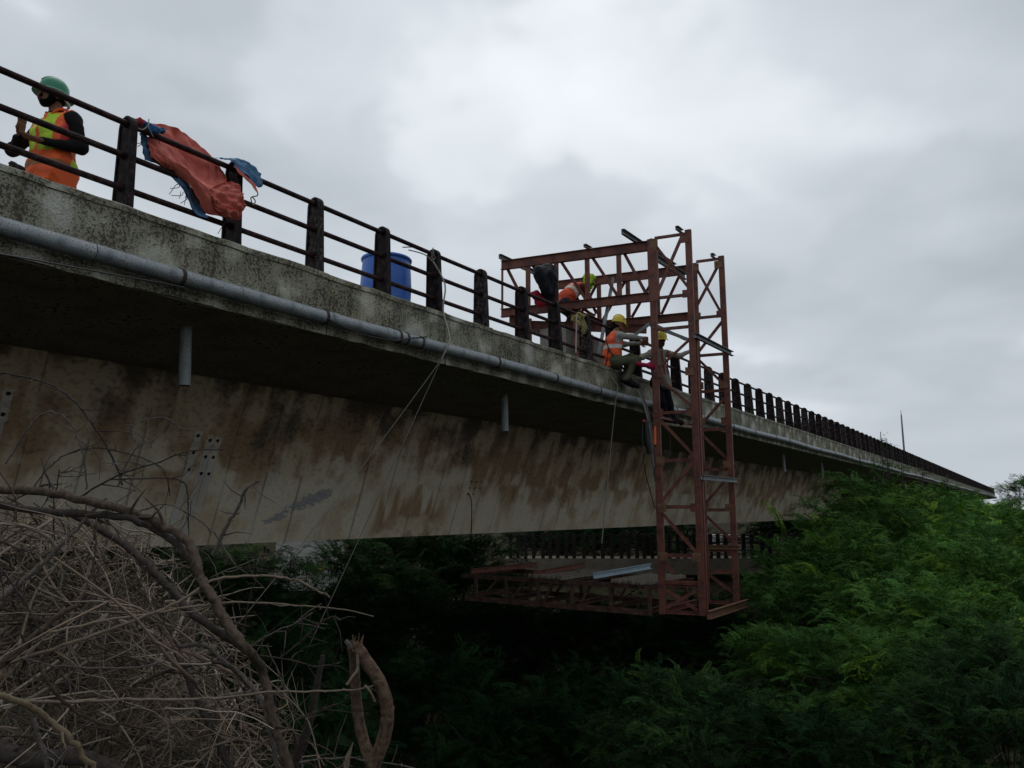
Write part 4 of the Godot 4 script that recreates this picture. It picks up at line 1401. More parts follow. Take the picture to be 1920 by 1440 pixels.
# one drooping feathery shoot, a metre long, that leaves the origin along +z
func shoot(sd: int, leaves: int, droop: float, leaf_len: float) -> ArrayMesh:
	var rr := RandomNumberGenerator.new()
	rr.seed = sd
	var st := newst()
	var pts := []
	var bend := rr.randf_range(-0.15, 0.15)
	for i in 7:
		var t := i / 6.0
		pts.append(Vector3(bend * t * t, 0.18 * t - droop * t * t, t * (1.0 - 0.25 * droop * t)))
	var rad := []
	for i in 7:
		rad.append(lerpf(0.011, 0.003, i / 6.0))
	tube(st, pts, rad, 3, false, Color(2.2, 1.5, 2.4))
	st.set_smooth_group(-1)
	for i in leaves:
		var t := (i + 0.6) / leaves
		var q := t * 6.0
		var k := mini(int(q), 5)
		var p: Vector3 = pts[k].lerp(pts[k + 1], q - k)
		var d: Vector3 = (pts[k + 1] - pts[k]).normalized()
		for sd2 in [-1.0, 1.0]:
			if rr.randf() < 0.12:
				continue
			var out := (Vector3(sd2, rr.randf_range(-0.1, 0.5), 0) + d * rr.randf_range(0.25, 0.8)).normalized()
			var l := leaf_len * rr.randf_range(0.7, 1.25) * (1.0 - 0.45 * t)
			var stem := p + out * l * 0.25
			for e in [-0.45, 0.45]:
				var dir: Vector3 = (out + d * e + Vector3(0, rr.randf_range(-0.75, -0.1), 0)).normalized()
				var wv: Vector3 = dir.cross(Vector3(rr.randf_range(-0.4, 0.4), 1, rr.randf_range(-0.4, 0.4))).normalized() * l * 0.105
				var tip: Vector3 = stem + dir * l
				var mid: Vector3 = stem + dir * l * 0.5
				var g := rr.randf_range(0.8, 1.2)
				st.set_color(Color(g, g, g))
				for v in [stem, mid + wv, tip, stem, tip, mid - wv]:
					st.add_vertex(v)
	return done(st)

var shoots: Array[ArrayMesh] = []

# lobes: [u, v, depth, radius in pixels]; palette: three linear colours
func bush(called: String, label: String, category: String, group: String, lobes: Array, density: float, palette: Array, sc := 1.0, kind := 0) -> Node3D:
	var o := thing(called, label, category, Vector3.ZERO, group)
	var rr := RandomNumberGenerator.new()
	rr.seed = 5000 + used.size() * 7 + int(lobes[0][0])
	var balls := []
	for l in lobes:
		balls.append([at(l[0], l[1], l[2]), l[3] * l[2] / 1442.0, l[2], l[3]])
	var xs: Array[Transform3D] = []
	var cs: Array[Color] = []
	for b in balls:
		var cnt := int(density * 0.085 * b[3] * b[3])
		var size: float = sc * 46.0 * b[2] / 1442.0
		var bump := FastNoiseLite.new()
		bump.seed = int(b[3]) + int(b[0].x * 10.0)
		bump.frequency = 1.1
		for i in cnt / 9:
			var d := Vector3(rr.randfn(), rr.randfn(), rr.randfn()).normalized()
			if d.y < -0.55:
				d.y = -d.y
			var depth := 1.02 - 0.45 * pow(rr.randf(), 1.5)
			var lump := 1.0 + 0.42 * bump.get_noise_3dv(d * 1.6) + 0.3 * bump.get_noise_3dv(d * 4.5)
			var p: Vector3 = b[0] + d * b[1] * depth * lump * Vector3(1.0, 0.9, 1.0)
			var inside := false
			for b2 in balls:
				if b2 != b and p.distance_to(b2[0]) < b2[1] * 0.6:
					inside = true
			if inside:
				continue
			# a branchlet with shoots to both sides
			var way := (Vector3(d.x, 0.0, d.z).normalized() * 0.9 + Vector3(rr.randfn() * 0.6, rr.randf_range(-0.2, 0.8) + 0.6 * d.y, rr.randfn() * 0.6)).normalized()
			var side := way.cross(Vector3.UP).normalized()
			var run := size * rr.randf_range(1.0, 2.4)
			var drop := rr.randf_range(0.05, 0.4)
			var patch := bump.get_noise_3dv(d * 2.7 + Vector3(9, 9, 9)) + rr.randf_range(-0.4, 0.4)
			var c: Color = palette[1]
			c = c.lerp(palette[0], clampf(-patch * 2.2, 0, 1)).lerp(palette[2], smoothstep(0.3, 0.7, patch))
			var gain := rr.randf_range(0.65, 1.3)
			var many := rr.randi_range(5, 12)
			for q in many:
				var t := (q + rr.randf()) / many
				var at_p := p + way * run * (t - 0.5) + Vector3(0, -drop * run * t * t, 0) + Vector3(rr.randfn(), rr.randfn(), rr.randfn()) * size * 0.1
				var s2 := 1.0 if q % 2 else -1.0
				var dir := (way * rr.randf_range(0.4, 1.2) + side * s2 * rr.randf_range(0.2, 1.0) + Vector3(0, rr.randf_range(-0.5, 0.5), 0)).normalized()
				var bs := frame_along(dir) * Basis(Vector3(0, 0, 1), rr.randf_range(-0.9, 0.9))
				var k := size * rr.randf_range(0.5, 1.15) * (1.1 - 0.4 * t)
				xs.append(Transform3D(bs.scaled(Vector3(k, k, k)), at_p))
				var g := gain * rr.randf_range(0.85, 1.15)
				cs.append(Color(c.r * g, c.g * g, c.b * g))
	var groups := [[], [], []]
	for i in xs.size():
		groups[i % 3].append(i)
	for q in 3:
		if groups[q].is_empty():
			continue
		var mm := MultiMesh.new()
		mm.transform_format = MultiMesh.TRANSFORM_3D
		mm.use_colors = true
		mm.mesh = shoots[kind * 3 + q]
		mm.instance_count = groups[q].size()
		for i in groups[q].size():
			mm.set_instance_transform(i, xs[groups[q][i]])
			mm.set_instance_color(i, cs[groups[q][i]])
		var mi := MultiMeshInstance3D.new()
		mi.name = "crown"
		mi.multimesh = mm
		mi.material_override = M.leaf
		mi.set_meta("kind", "stuff")
		o.add_child(mi, true)
	# stems from the ground into the lobes
	var st := newst()
	var b0 = balls[0]
	var foot := Vector3(b0[0].x, ground_y(b0[0].x, -b0[0].z) - 0.1, b0[0].z)
	for b in balls:
		var top: Vector3 = b[0] + Vector3(0, b[1] * 0.55, 0)
		var mid: Vector3 = foot.lerp(b[0], 0.5) + Vector3(rr.randf_range(-0.3, 0.3), 0.0, rr.randf_range(-0.3, 0.3)) * b[1]
		var pts := smooth([foot, mid, b[0], top], 3)
		var rad := []
		for i in pts.size():
			rad.append(lerpf(0.03, 0.008, float(i) / pts.size()) * maxf(b[1], 0.8))
		tube(st, pts, rad, 6)
		for i in 9:
			var d := Vector3(rr.randfn(), rr.randf_range(0.0, 1.0), rr.randfn()).normalized()
			tube(st, smooth([mid.lerp(b[0], rr.randf()), b[0] + d * b[1] * 0.5, b[0] + d * b[1] * rr.randf_range(0.9, 1.2) + Vector3(0, -0.1, 0)], 2), [0.014 * b[1], 0.012 * b[1], 0.009 * b[1], 0.006 * b[1], 0.003 * b[1]], 4)
	put("trunk", done(st), M.bark, o)
	return o

func make_plants() -> void:
	for i in 3:
		shoots.append(shoot(100 + i, 18, 0.42 + 0.14 * i, 0.17))
	for i in 3:
		shoots.append(shoot(200 + i, 12, 0.15 + 0.1 * i, 0.26))
	var mid := [Color(0.03, 0.07, 0.02), Color(0.056, 0.132, 0.03), Color(0.125, 0.225, 0.026)]
	var fresh_green := [Color(0.042, 0.096, 0.026), Color(0.078, 0.18, 0.038), Color(0.155, 0.27, 0.03)]
	var dark := [Color(0.008, 0.022, 0.01), Color(0.013, 0.038, 0.013), Color(0.026, 0.06, 0.014)]  # low tones put the shade of hollow and bridge into the leaf colour
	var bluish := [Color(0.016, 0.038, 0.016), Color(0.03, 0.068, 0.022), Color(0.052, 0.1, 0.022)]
	var G := "thorny feathery leaved trees along the bridge"
	bush("thorn_tree", "green feathery thorn tree leaning against the bridge edge beyond the tower", "tree", G, [[1625, 1000, 22, 78], [1600, 930, 21.5, 38], [1575, 1035, 20, 70], [1660, 950, 23.5, 46], [1660, 1030, 22, 85], [1562, 970, 20.5, 40], [1540, 992, 19.5, 28], [1580, 905, 21.5, 22], [1462, 978, 19, 11]], 1.3, mid)
	bush("thorn_tree", "spreading thorn tree below the far pipe run of the bridge", "tree", G, [[1740, 990, 30, 66], [1705, 940, 30, 34], [1760, 940, 33, 28], [1800, 995, 33, 66], [1750, 1060, 26, 110], [1690, 1060, 25, 80]], 1.2, fresh_green)
	bush("thorn_tree", "bright green thorn tree at the right border below the far end of the railing", "tree", G, [[1860, 1012, 27, 72], [1900, 990, 30, 58], [1905, 1075, 22, 105], [1830, 1065, 24, 80], [1815, 960, 40, 32], [1860, 965, 44, 26]], 1.2, fresh_green)
	bush("distant_tree", "dark rounded tree standing beyond the far end of the bridge railing", "tree", "", [[1912, 935, 75, 30], [1935, 912, 75, 27], [1888, 945, 78, 18], [1955, 940, 74, 34], [1900, 910, 75, 10]], 1.6, mid, 0.5, 1)
	bush("thorn_bush", "broad arching thorn bush just right of the tower foot", "bush", G, [[1540, 1105, 15, 100], [1470, 1085, 15.5, 55], [1620, 1120, 15.5, 120], [1590, 1190, 13.5, 130], [1500, 1180, 13.5, 85], [1440, 1110, 14.5, 40]], 1.3, mid)
	bush("thorn_bush", "tall yellow green thorn bush at the right below the bright tree", "bush", G, [[1780, 1140, 14, 140], [1880, 1150, 12.5, 140], [1720, 1210, 11.5, 140], [1800, 1240, 10.5, 140]], 1.25, fresh_green)
	bush("thorn_bush", "dark green thorn bush below the broad arching bush", "bush", G, [[1530, 1300, 10, 120], [1640, 1320, 9.5, 140], [1460, 1260, 11, 85], [1700, 1400, 8.5, 120]], 1.25, mid)
	bush("thorn_bush", "shady thorn bush filling the lower right corner", "bush", G, [[1860, 1330, 8, 150], [1780, 1400, 7.5, 130], [1920, 1430, 7, 150]], 1.2, bluish)
	bush("thorn_bush", "low bluish thorn bush standing alone in the dark hollow below the platform", "bush", G, [[1270, 1340, 9.2, 90], [1340, 1385, 8.6, 100], [1200, 1400, 9.2, 80], [1190, 1310, 9.6, 40], [1290, 1430, 8.2, 110]], 1.2, bluish)
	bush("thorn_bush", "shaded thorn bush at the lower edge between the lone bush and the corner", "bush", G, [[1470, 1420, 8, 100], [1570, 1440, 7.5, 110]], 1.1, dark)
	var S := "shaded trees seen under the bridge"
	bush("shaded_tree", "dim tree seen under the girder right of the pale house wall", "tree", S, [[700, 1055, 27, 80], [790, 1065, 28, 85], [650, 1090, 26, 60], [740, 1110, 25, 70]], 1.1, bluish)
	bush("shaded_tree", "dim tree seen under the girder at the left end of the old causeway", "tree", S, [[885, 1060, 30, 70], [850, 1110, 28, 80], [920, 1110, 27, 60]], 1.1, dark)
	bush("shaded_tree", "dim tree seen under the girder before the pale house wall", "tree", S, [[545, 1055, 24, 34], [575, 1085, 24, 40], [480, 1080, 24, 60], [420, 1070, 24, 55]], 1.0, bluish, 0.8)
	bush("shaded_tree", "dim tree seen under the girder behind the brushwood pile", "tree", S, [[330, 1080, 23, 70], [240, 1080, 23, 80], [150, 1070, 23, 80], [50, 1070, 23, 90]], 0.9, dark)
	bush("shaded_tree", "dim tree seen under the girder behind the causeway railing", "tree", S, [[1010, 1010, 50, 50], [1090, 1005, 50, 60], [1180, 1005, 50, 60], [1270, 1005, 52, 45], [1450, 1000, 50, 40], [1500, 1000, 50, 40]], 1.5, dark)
	var H := "dark scrub in the hollow under the bridge"  # scrub takes the lowered palette, its shade painted into the leaves
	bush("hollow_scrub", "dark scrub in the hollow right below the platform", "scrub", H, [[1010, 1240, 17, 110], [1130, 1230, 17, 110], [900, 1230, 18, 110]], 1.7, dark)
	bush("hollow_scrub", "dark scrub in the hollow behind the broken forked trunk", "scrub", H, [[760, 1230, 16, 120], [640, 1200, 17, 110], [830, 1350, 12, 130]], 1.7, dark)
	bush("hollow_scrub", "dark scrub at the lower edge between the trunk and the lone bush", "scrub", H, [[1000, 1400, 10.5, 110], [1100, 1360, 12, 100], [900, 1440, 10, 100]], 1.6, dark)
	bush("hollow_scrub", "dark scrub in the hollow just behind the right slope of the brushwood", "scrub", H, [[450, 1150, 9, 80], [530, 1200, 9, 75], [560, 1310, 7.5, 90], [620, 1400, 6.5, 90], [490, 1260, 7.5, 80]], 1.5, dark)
	bush("hollow_scrub", "dark scrub in the hollow between the platform and the broad bush", "scrub", H, [[1350, 1210, 15, 90], [1420, 1250, 14, 70], [1260, 1230, 16, 90]], 1.7, dark)
	bush("creeper", "leafy creeper hanging over the pipe on the far bridge edge", "creeper", "", [[1690, 880, 29.5, 10], [1730, 888, 31.5, 10], [1665, 874, 27.5, 8], [1640, 876, 25.5, 9], [1775, 900, 35, 8], [1615, 872, 24, 8]], 6.0, mid, 0.28)
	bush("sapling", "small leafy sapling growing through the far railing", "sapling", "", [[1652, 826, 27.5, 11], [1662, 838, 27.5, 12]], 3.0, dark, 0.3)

func make_background() -> void:
	# an old low crossing with its own railing, seen under the girder
	var oc := thing("old_causeway", "low dark concrete causeway with railing posts seen under the girder", "causeway")
	var a := at(948, 1047, 45)
	var b := at(1500, 1047, 45)
	var d := (b - a).normalized()
	var bs := Basis(d, Vector3.UP, d.cross(Vector3.UP))
	var l := a.distance_to(b)
	put("side_wall", boxmesh(Vector3(0, -0.9, -2.5), Vector3(l, 0, 0), Transform3D(bs, a)), M.old_wall, oc)
	var k := 0
	var x := 0.3
	var ps := boxmesh(Vector3(-0.1, 0, -0.2), Vector3(0.1, 1.42, 0.0))
	while x < l:
		var o := put("post", ps, M.post, oc)
		o.transform = Transform3D(bs, a + d * x)
		x += 0.42 + 0.16 * absf(N1.get_noise_1d(k * 77.0)) * 2.0
		k += 1
	for y in [0.45, 0.9, 1.3]:
		put("rail", boxmesh(Vector3(0, y - 0.03, -0.12), Vector3(l, y + 0.03, -0.06), Transform3D(bs, a)), M.post, oc)
	# buildings in the gaps
	var hw := thing("house", "pale rendered house wall seen through leaves under the girder", "house")
	var c := at(515, 1072, 42)
	put("wall", boxmesh(Vector3(0, -1.0, -5), Vector3(2.7, 1.9, 0), Transform3D(bs, c)), M.pale_wall, hw)
	put("roof", boxmesh(Vector3(-0.2, 1.9, -5.2), Vector3(2.9, 2.02, 0.2), Transform3D(bs, c)), M.pale_wall, hw)
	put("wall_patch", boxmesh(Vector3(2.3, 0.1, 0), Vector3(2.68, 0.3, 0.03), Transform3D(bs, c)), M.yellow_cloth, hw)
	var h2 := thing("house", "pale house wall behind the causeway railing right of the tower", "house")
	var c2 := at(1355, 1052, 56)
	put("wall", boxmesh(Vector3(0, -1.0, -5), Vector3(2.35, 1.65, 0), Transform3D(bs, c2)), M.pale_wall, h2)
	put("roof", boxmesh(Vector3(-0.1, 1.65, -5.1), Vector3(2.45, 1.75, 0.1), Transform3D(bs, c2)), M.pale_wall, h2)

# ------------------------------------------------------------------ brushwood
func limb(called: String, label: String, group: String, mat: Material, pts: Array, w0: float, w1: float, twigs := 0, sd := 0) -> void:
	# pts: [u, v, depth]; w: thickness in pixels at the two ends
	var rr := RandomNumberGenerator.new()
	rr.seed = 300 + sd
	var p := []
	for q in pts:
		p.append(at(q[0], q[1], q[2]))
	p = smooth(p, 5)
	var st := newst()
	var rad := []
	for i in p.size():
		var t := float(i) / (p.size() - 1)
		p[i] += Vector3(rr.randfn(), rr.randfn(), rr.randfn()) * 0.0014
		rad.append(lerpf(w0, w1, t) * lerpf(pts[0][2], pts[-1][2], t) / 1442.0 * 0.5 * rr.randf_range(0.95, 1.06))
	var thick := w0 > 8.0
	if thick:
		for i in rad.size():
			rad[i] *= 1.0 + 0.16 * maxf(0.0, N1.get_noise_2d(i * 90.0, sd * 40.0)) - 0.06 * N1.get_noise_2d(i * 37.0, sd * 11.0)
			p[i] += Vector3(rr.randfn(), rr.randfn(), rr.randfn()) * 0.002
	tube(st, p, rad, 9 if thick else 6)
	for i in twigs:
		var k := rr.randi_range(1, p.size() - 2)
		var d: Vector3 = (p[k + 1] - p[k]).normalized()
		var out := (d * 0.6 + Vector3(rr.randfn(), rr.randfn(), rr.randfn()) * 0.7).normalized()
		var ln := rr.randf_range(0.03, 0.16)
		var m: Vector3 = p[k] + out * ln * 0.5
		tube(st, [p[k], m, m + (out + Vector3(rr.randfn(), rr.randfn(), rr.randfn()) * 0.4).normalized() * ln * 0.5], [rad[k] * 0.4 + 0.0008, rad[k] * 0.3 + 0.0008, 0.001], 4)
	for i in int(p.size() * 0.6):
		var k := rr.randi_range(0, p.size() - 1)
		var out := Vector3(rr.randfn(), rr.randfn(), rr.randfn()).normalized()
		tube(st, [p[k], p[k] + out * (rad[k] + 0.008)], [0.0025, 0.0008], 3)
	var o := put(called, done(st), mat)
	tag(o, label, "branch", group)

func make_brushwood() -> void:
	var G := "cut branches in the brushwood pile"
	limb("thick_branch", "thickest cut branch arching from the left over the pile and down to its right side", G, M.bark_red, [[-60, 918, 3.05], [60, 920, 2.95], [130, 932, 2.85], [210, 951, 2.75], [277, 973, 2.80], [333, 999, 2.75], [364, 1035, 2.70], [376, 1082, 2.65], [400, 1122, 2.60], [420, 1161, 2.55], [463, 1217, 2.50], [491, 1256, 2.65], [503, 1308, 2.6], [519, 1375, 2.55], [550, 1460, 2.5]], 15, 17, 6, 1)
	limb("thick_branch", "second thick cut branch bent over the pile just under the thickest one", G, M.bark_dark, [[-60, 938, 2.95], [79, 959, 2.85], [170, 965, 2.80], [237, 971, 2.75], [293, 993, 2.80], [336, 1027, 2.75], [364, 1066, 2.72], [392, 1114, 2.70], [430, 1175, 2.65], [470, 1230, 2.60]], 14, 12, 5, 2)
	limb("thick_branch", "dark thick branch sloping through the middle of the pile to the right", G, M.bark_dark, [[130, 960, 3.15], [222, 1015, 3.05], [277, 1058, 2.95], [328, 1114, 2.85], [356, 1145, 2.80], [396, 1177, 2.75], [443, 1205, 2.80], [479, 1236, 2.70]], 12, 16, 5, 3)
	limb("dry_stem", "long pale stem rising from the lower left, curving over right of the pile", G, M.straw, [[-40, 1262, 2.4], [99, 1217, 2.45], [198, 1183, 2.5], [293, 1147, 2.55], [356, 1116, 2.6], [400, 1088, 2.65], [455, 1080, 2.7], [515, 1082, 2.75], [566, 1092, 2.8], [617, 1120, 2.85]], 8, 3.5, 4, 4)
	limb("dry_stem", "long thin pale stem running right past the girder corner over the dark hollow", G, M.straw, [[91, 1186, 2.4], [198, 1163, 2.5], [293, 1149, 2.55], [396, 1133, 2.6], [467, 1129, 2.7], [554, 1135, 2.8], [633, 1141, 2.9], [701, 1156, 3.0]], 6, 2.0, 5, 5)
	limb("dry_stem", "straight level pale stem low across the pile towards the broken trunk", G, M.straw, [[8, 1313, 2.3], [119, 1316, 2.35], [237, 1312, 2.4], [356, 1311, 2.45], [435, 1307, 2.45], [503, 1297, 2.5], [594, 1296, 2.5], [673, 1292, 2.5], [713, 1281, 2.5]], 7, 2.6, 3, 6)
	limb("dry_stem", "thick yellow stem curving down at the lower left corner", G, M.yellow_wood, [[-40, 1298, 2.0], [40, 1316, 2.05], [91, 1347, 2.1], [131, 1383, 2.1], [158, 1418, 2.1], [185, 1465, 2.1]], 12, 11, 3, 7)
	limb("dry_stem", "brown stem hooking down across the lower left and levelling out", G, M.bark_red, [[75, 1248, 2.3], [95, 1288, 2.3], [139, 1331, 2.35], [190, 1357, 2.4], [237, 1359, 2.45], [273, 1370, 2.5]], 8, 4, 3, 8)
	limb("broken_bough", "splintered broken bough leaning up from the left border to a torn tip", G, M.bark_pale, [[-20, 1138, 2.6], [59, 1074, 2.7], [119, 1019, 2.75], [160, 975, 2.8], [199, 935, 2.85]], 12, 4, 3, 9)
	limb("broken_bough", "thin pale splint leaning beside the splintered broken bough", G, M.straw, [[32, 1228, 2.5], [63, 1122, 2.6], [99, 1066, 2.65], [140, 1020, 2.7], [185, 972, 2.75]], 5, 3, 2, 10)
	limb("thick_branch", "red brown straight bough leaning at the left border of the pile", G, M.bark_red, [[-20, 1265, 2.35], [59, 1197, 2.4], [99, 1161, 2.45], [146, 1133, 2.5]], 14, 9, 3, 11)
	limb("dry_stem", "thin stem lying level across the left middle of the pile", G, M.bark_pale, [[36, 1235, 2.4], [119, 1250, 2.45], [237, 1252, 2.5], [309, 1240, 2.55]], 5, 3, 4, 12)
	limb("thick_branch", "dark bough rising from the pile's middle to the right", G, M.bark_dark, [[249, 1286, 2.7], [301, 1264, 2.7], [356, 1248, 2.7], [420, 1244, 2.7], [470, 1290, 2.7]], 7, 7, 3, 13)
	limb("thick_branch", "grey bough arched over the right slope of the pile", G, M.bark_pale, [[310, 1217, 2.8], [380, 1209, 2.8], [416, 1236, 2.75], [451, 1264, 2.7], [475, 1292, 2.65], [500, 1340, 2.6], [520, 1440, 2.55]], 8, 9, 4, 14)
	limb("dark_stake", "dark broken stake standing between the pile and the forked trunk", G, M.bark_dark, [[548, 1450, 2.9], [575, 1370, 2.9], [594, 1290, 2.9], [606, 1227, 2.9]], 20, 9, 1, 15)
	limb("thick_branch", "dark slanting bough low in the middle of the pile", G, M.bark_dark, [[340, 1240, 2.75], [365, 1300, 2.7], [400, 1370, 2.65], [440, 1460, 2.6]], 11, 13, 2, 16)
	limb("thick_branch", "grey bough end lying at the lower left border of the pile", G, M.bark_dark, [[-20, 1400, 2.4], [60, 1425, 2.4], [150, 1420, 2.45], [230, 1450, 2.45]], 34, 26, 2, 17)
	limb("thick_branch", "smooth grey trunk piece standing inside the left middle of the pile", G, M.bark_pale, [[150, 1150, 3.0], [143, 1210, 2.95], [135, 1260, 2.9], [128, 1330, 2.9]], 16, 20, 0, 18)
	# thin shoots that stand out before the girder
	var thin := [
		["curving down from the left border before the girder stains", [[-10, 698, 3.2], [51, 708, 3.2], [103, 725, 3.15], [139, 751, 3.1], [170, 791, 3.1], [198, 834, 3.1], [222, 886, 3.1], [230, 910, 3.1]], 4.0, 3.5],
		["making a narrow hoop near the left border", [[10, 870, 3.0], [51, 807, 3.0], [75, 779, 3.0], [99, 773, 3.0], [127, 787, 3.0], [146, 819, 3.0], [158, 858, 3.0], [162, 918, 3.0]], 3.0, 3.5],
		["making a low wide hoop left of the grouted strips", [[63, 914, 3.1], [95, 874, 3.1], [131, 850, 3.1], [186, 840, 3.1], [237, 850, 3.1], [285, 866, 3.1], [309, 886, 3.1], [320, 930, 3.1]], 2.2, 2.8],
		["with a hooked tip left of the grouted strips", [[257, 836, 3.0], [245, 811, 3.0], [253, 795, 3.0], [285, 784, 3.0], [317, 786, 3.0], [344, 811, 3.0]], 2.4, 1.6],
		["reaching right across the grouted strips", [[150, 933, 2.9], [222, 890, 2.9], [301, 866, 2.9], [356, 846, 2.9], [427, 842, 2.9]], 4.0, 1.8],
		["thicker and forked, rising right of the grouted strips", [[400, 1040, 2.9], [428, 981, 2.9], [447, 953, 2.9], [461, 917, 2.9], [487, 901, 2.9]], 8.0, 4.0],
		["arching over and falling behind the thick branches", [[200, 900, 2.9], [277, 897, 2.9], [340, 901, 2.9], [352, 933, 2.9], [353, 990, 2.9]], 3.0, 2.4],
		["running down right from the thick branches to the girder corner", [[260, 960, 2.95], [310, 945, 2.95], [356, 965, 2.9], [400, 1000, 2.9], [440, 1060, 2.9]], 3.0, 2.5],
		["upright at the left with a pale broken end", [[105, 1040, 3.0], [100, 960, 3.0], [108, 900, 3.0], [112, 880, 3.0]], 2.5, 2.0],
		["leaning against the girder's lower left stains", [[222, 910, 3.0], [237, 870, 3.0], [262, 835, 3.0], [290, 830, 3.0]], 4.0, 2.0],
		["rising upright in the hollow right of the pile", [[455, 1190, 2.8], [468, 1120, 2.8], [482, 1074, 2.8], [475, 1034, 2.8]], 3.0, 2.0],
		["forked and kinked over the hollow right of the pile", [[470, 1212, 2.7], [514, 1185, 2.7], [554, 1169, 2.7], [585, 1149, 2.7]], 3.5, 2.0],
		["with a bent tip over the hollow right of the pile", [[526, 1232, 2.7], [562, 1205, 2.7], [594, 1173, 2.7], [621, 1157, 2.7], [638, 1163, 2.7]], 4.5, 2.5],
		["pale and kinked below the girder corner", [[396, 1082, 2.8], [455, 1058, 2.8], [490, 1046, 2.8], [519, 1034, 2.8]], 3.2, 2.0],
		["lying level near the stake", [[455, 1225, 2.75], [530, 1235, 2.75], [600, 1250, 2.75], [643, 1240, 2.75]], 3.5, 2.5],
		["thin and straight down through the hollow's edge", [[500, 1210, 2.8], [530, 1280, 2.8], [550, 1330, 2.8], [562, 1342, 2.8]], 3.0, 2.0],
		["curving up to the forked trunk", [[560, 1350, 2.6], [600, 1330, 2.6], [640, 1318, 2.6], [658, 1297, 2.6]], 3.5, 2.5],
		["low and level past the foot of the forked trunk", [[560, 1430, 2.5], [640, 1420, 2.5], [700, 1428, 2.5], [780, 1440, 2.5]], 3.5, 2.0],
		["crossing from upper left to lower right in front of the pile", [[-10, 1050, 2.4], [40, 1120, 2.4], [80, 1190, 2.4]], 4.0, 3.0],
		["bowed steeply at the lower left border", [[63, 1350, 2.2], [75, 1390, 2.2], [95, 1460, 2.2]], 9.0, 9.0]]
	for i in thin.size():
		limb("thin_shoot", "thin dry shoot " + thin[i][0], G, M.bark_pale if i % 2 else M.bark_dark, thin[i][1], thin[i][2], thin[i][3], 7, 30 + i)
	# the tangle: kinked twigs through the heap
	var rr := RandomNumberGenerator.new()
	rr.seed = 77
	var rest := newst()
	var mats := [M.twig, M.bark_pale, M.bark_dark]
	for i in 1320:
		var big := i < 260
		var ok := false
		var u := 0.0
		var v := 0.0
		for t in 20:
			u = rr.randf_range(-60, 640)
			v = rr.randf_range(905, 1470)
			var lim := 925.0 + 0.0013 * pow(maxf(u - 60.0, 0.0), 2.0)
			if u > 330.0:
				lim = 1050.0 + (u - 330.0) * 1.32
			if v > lim + rr.randf_range(-12, 60):
				ok = true
				break
		if not ok:
			continue
		var d := rr.randf_range(2.8 if big else 2.7, 3.8) + (1200.0 - v) * 0.0006
		var p := at(u, v, d)
		var way := Vector3(rr.randfn(), rr.randfn() * 0.75 + 0.1, rr.randfn() * 0.6).normalized()
		var pts := []
		var rad := []
		var n := 9
		var seg := rr.randf_range(0.05, 0.12) if big else rr.randf_range(0.022, 0.075)
		var r0 := rr.randf_range(0.0032, 0.0085) if big else rr.randf_range(0.0015, 0.0046)
		var bend := Vector3(rr.randfn(), rr.randfn() - 0.3, rr.randfn()) * 0.13
		for k in n:
			pts.append(p)
			rad.append(r0 * lerpf(1.0, 0.35, float(k) / n))
			way = (way + bend + Vector3(rr.randfn(), rr.randfn(), rr.randfn()) * (0.09 if big else 0.15)).normalized()
			p += way * seg
		var g := rr.randf_range(0.15, 0.5) if rr.randf() < 0.45 else rr.randf_range(0.8, 1.6)
		var c := Color(0.13 * g, 0.086 * g, 0.056 * g).lerp(Color(0.25 * g, 0.208 * g, 0.163 * g), rr.randf())
		# keep to the heap: few ends may stand out of it
		var e := eye.inverse() * p
		var eu := 960.0 - e.x / e.z * 1442.0
		var ev := 720.0 + e.y / e.z * 1442.0
		var elim := 915.0 + 0.0013 * pow(maxf(eu - 60.0, 0.0), 2.0)
		if eu > 330.0:
			elim = 1030.0 + (eu - 330.0) * 1.25
		if ev < elim - 10.0 and rr.randf() > (0.0 if big else 0.1):
			continue
		var st := newst() if big else rest
		tube(st, pts, rad, 6 if big else 4, big, c)
		for k in (5 if big else 2):
			var q: Vector3 = pts[rr.randi_range(1, n - 2)]
			var w := (way + Vector3(rr.randfn(), rr.randfn(), rr.randfn()) * 0.9).normalized()
			var l := seg * rr.randf_range(0.6, 2.0)
			var w2 := (w + Vector3(rr.randfn(), rr.randfn(), rr.randfn()) * 0.35).normalized()
			tube(st, [q, q + w * l, q + w * l + w2 * l], [r0 * 0.55, r0 * 0.38, 0.0008], 4 if big else 3, false, c)
		if big:
			tag(put("twig", done(st), M.twig), "dry kinked stick tangled in the brushwood pile", "stick", "kinked sticks of the brushwood pile")
	var o := put("brushwood_twigs", done(rest), M.twig)
	tag(o, "fine grey brown twigs filling the brushwood pile at the lower left", "twigs", "", "stuff")
	# the broken forked trunk
	var ft := thing("forked_trunk", "broken trunk forked into two bent stems with a torn top, right of the brushwood", "tree stump")
	var a := []
	for q in [[705, 1470, 2.5], [700, 1440, 2.5], [718, 1390, 2.5], [726, 1350, 2.5], [724, 1315, 2.5], [710, 1275, 2.5], [690, 1245, 2.5], [670, 1215, 2.5]]:
		a.append(at(q[0], q[1], q[2]))
	var b := []
	for q in [[700, 1450, 2.51], [690, 1415, 2.53], [678, 1375, 2.55], [670, 1330, 2.56], [666, 1280, 2.55], [664, 1240, 2.53], [660, 1212, 2.52]]:
		b.append(at(q[0], q[1], q[2]))
	var trunk := func(pts: Array, w0: float, w1: float) -> ArrayMesh:
		var p := smooth(pts, 6)
		var rad := []
		for i in p.size():
			rad.append(lerpf(w0, w1, float(i) / p.size()) * 2.5 / 1442.0 * 0.5 * (1.0 + 0.12 * N1.get_noise_1d(i * 35.0)))
		return tubemesh(p, rad, 14)
	put("stem", trunk.call(a, 27, 23), M.bark_trunk, ft)
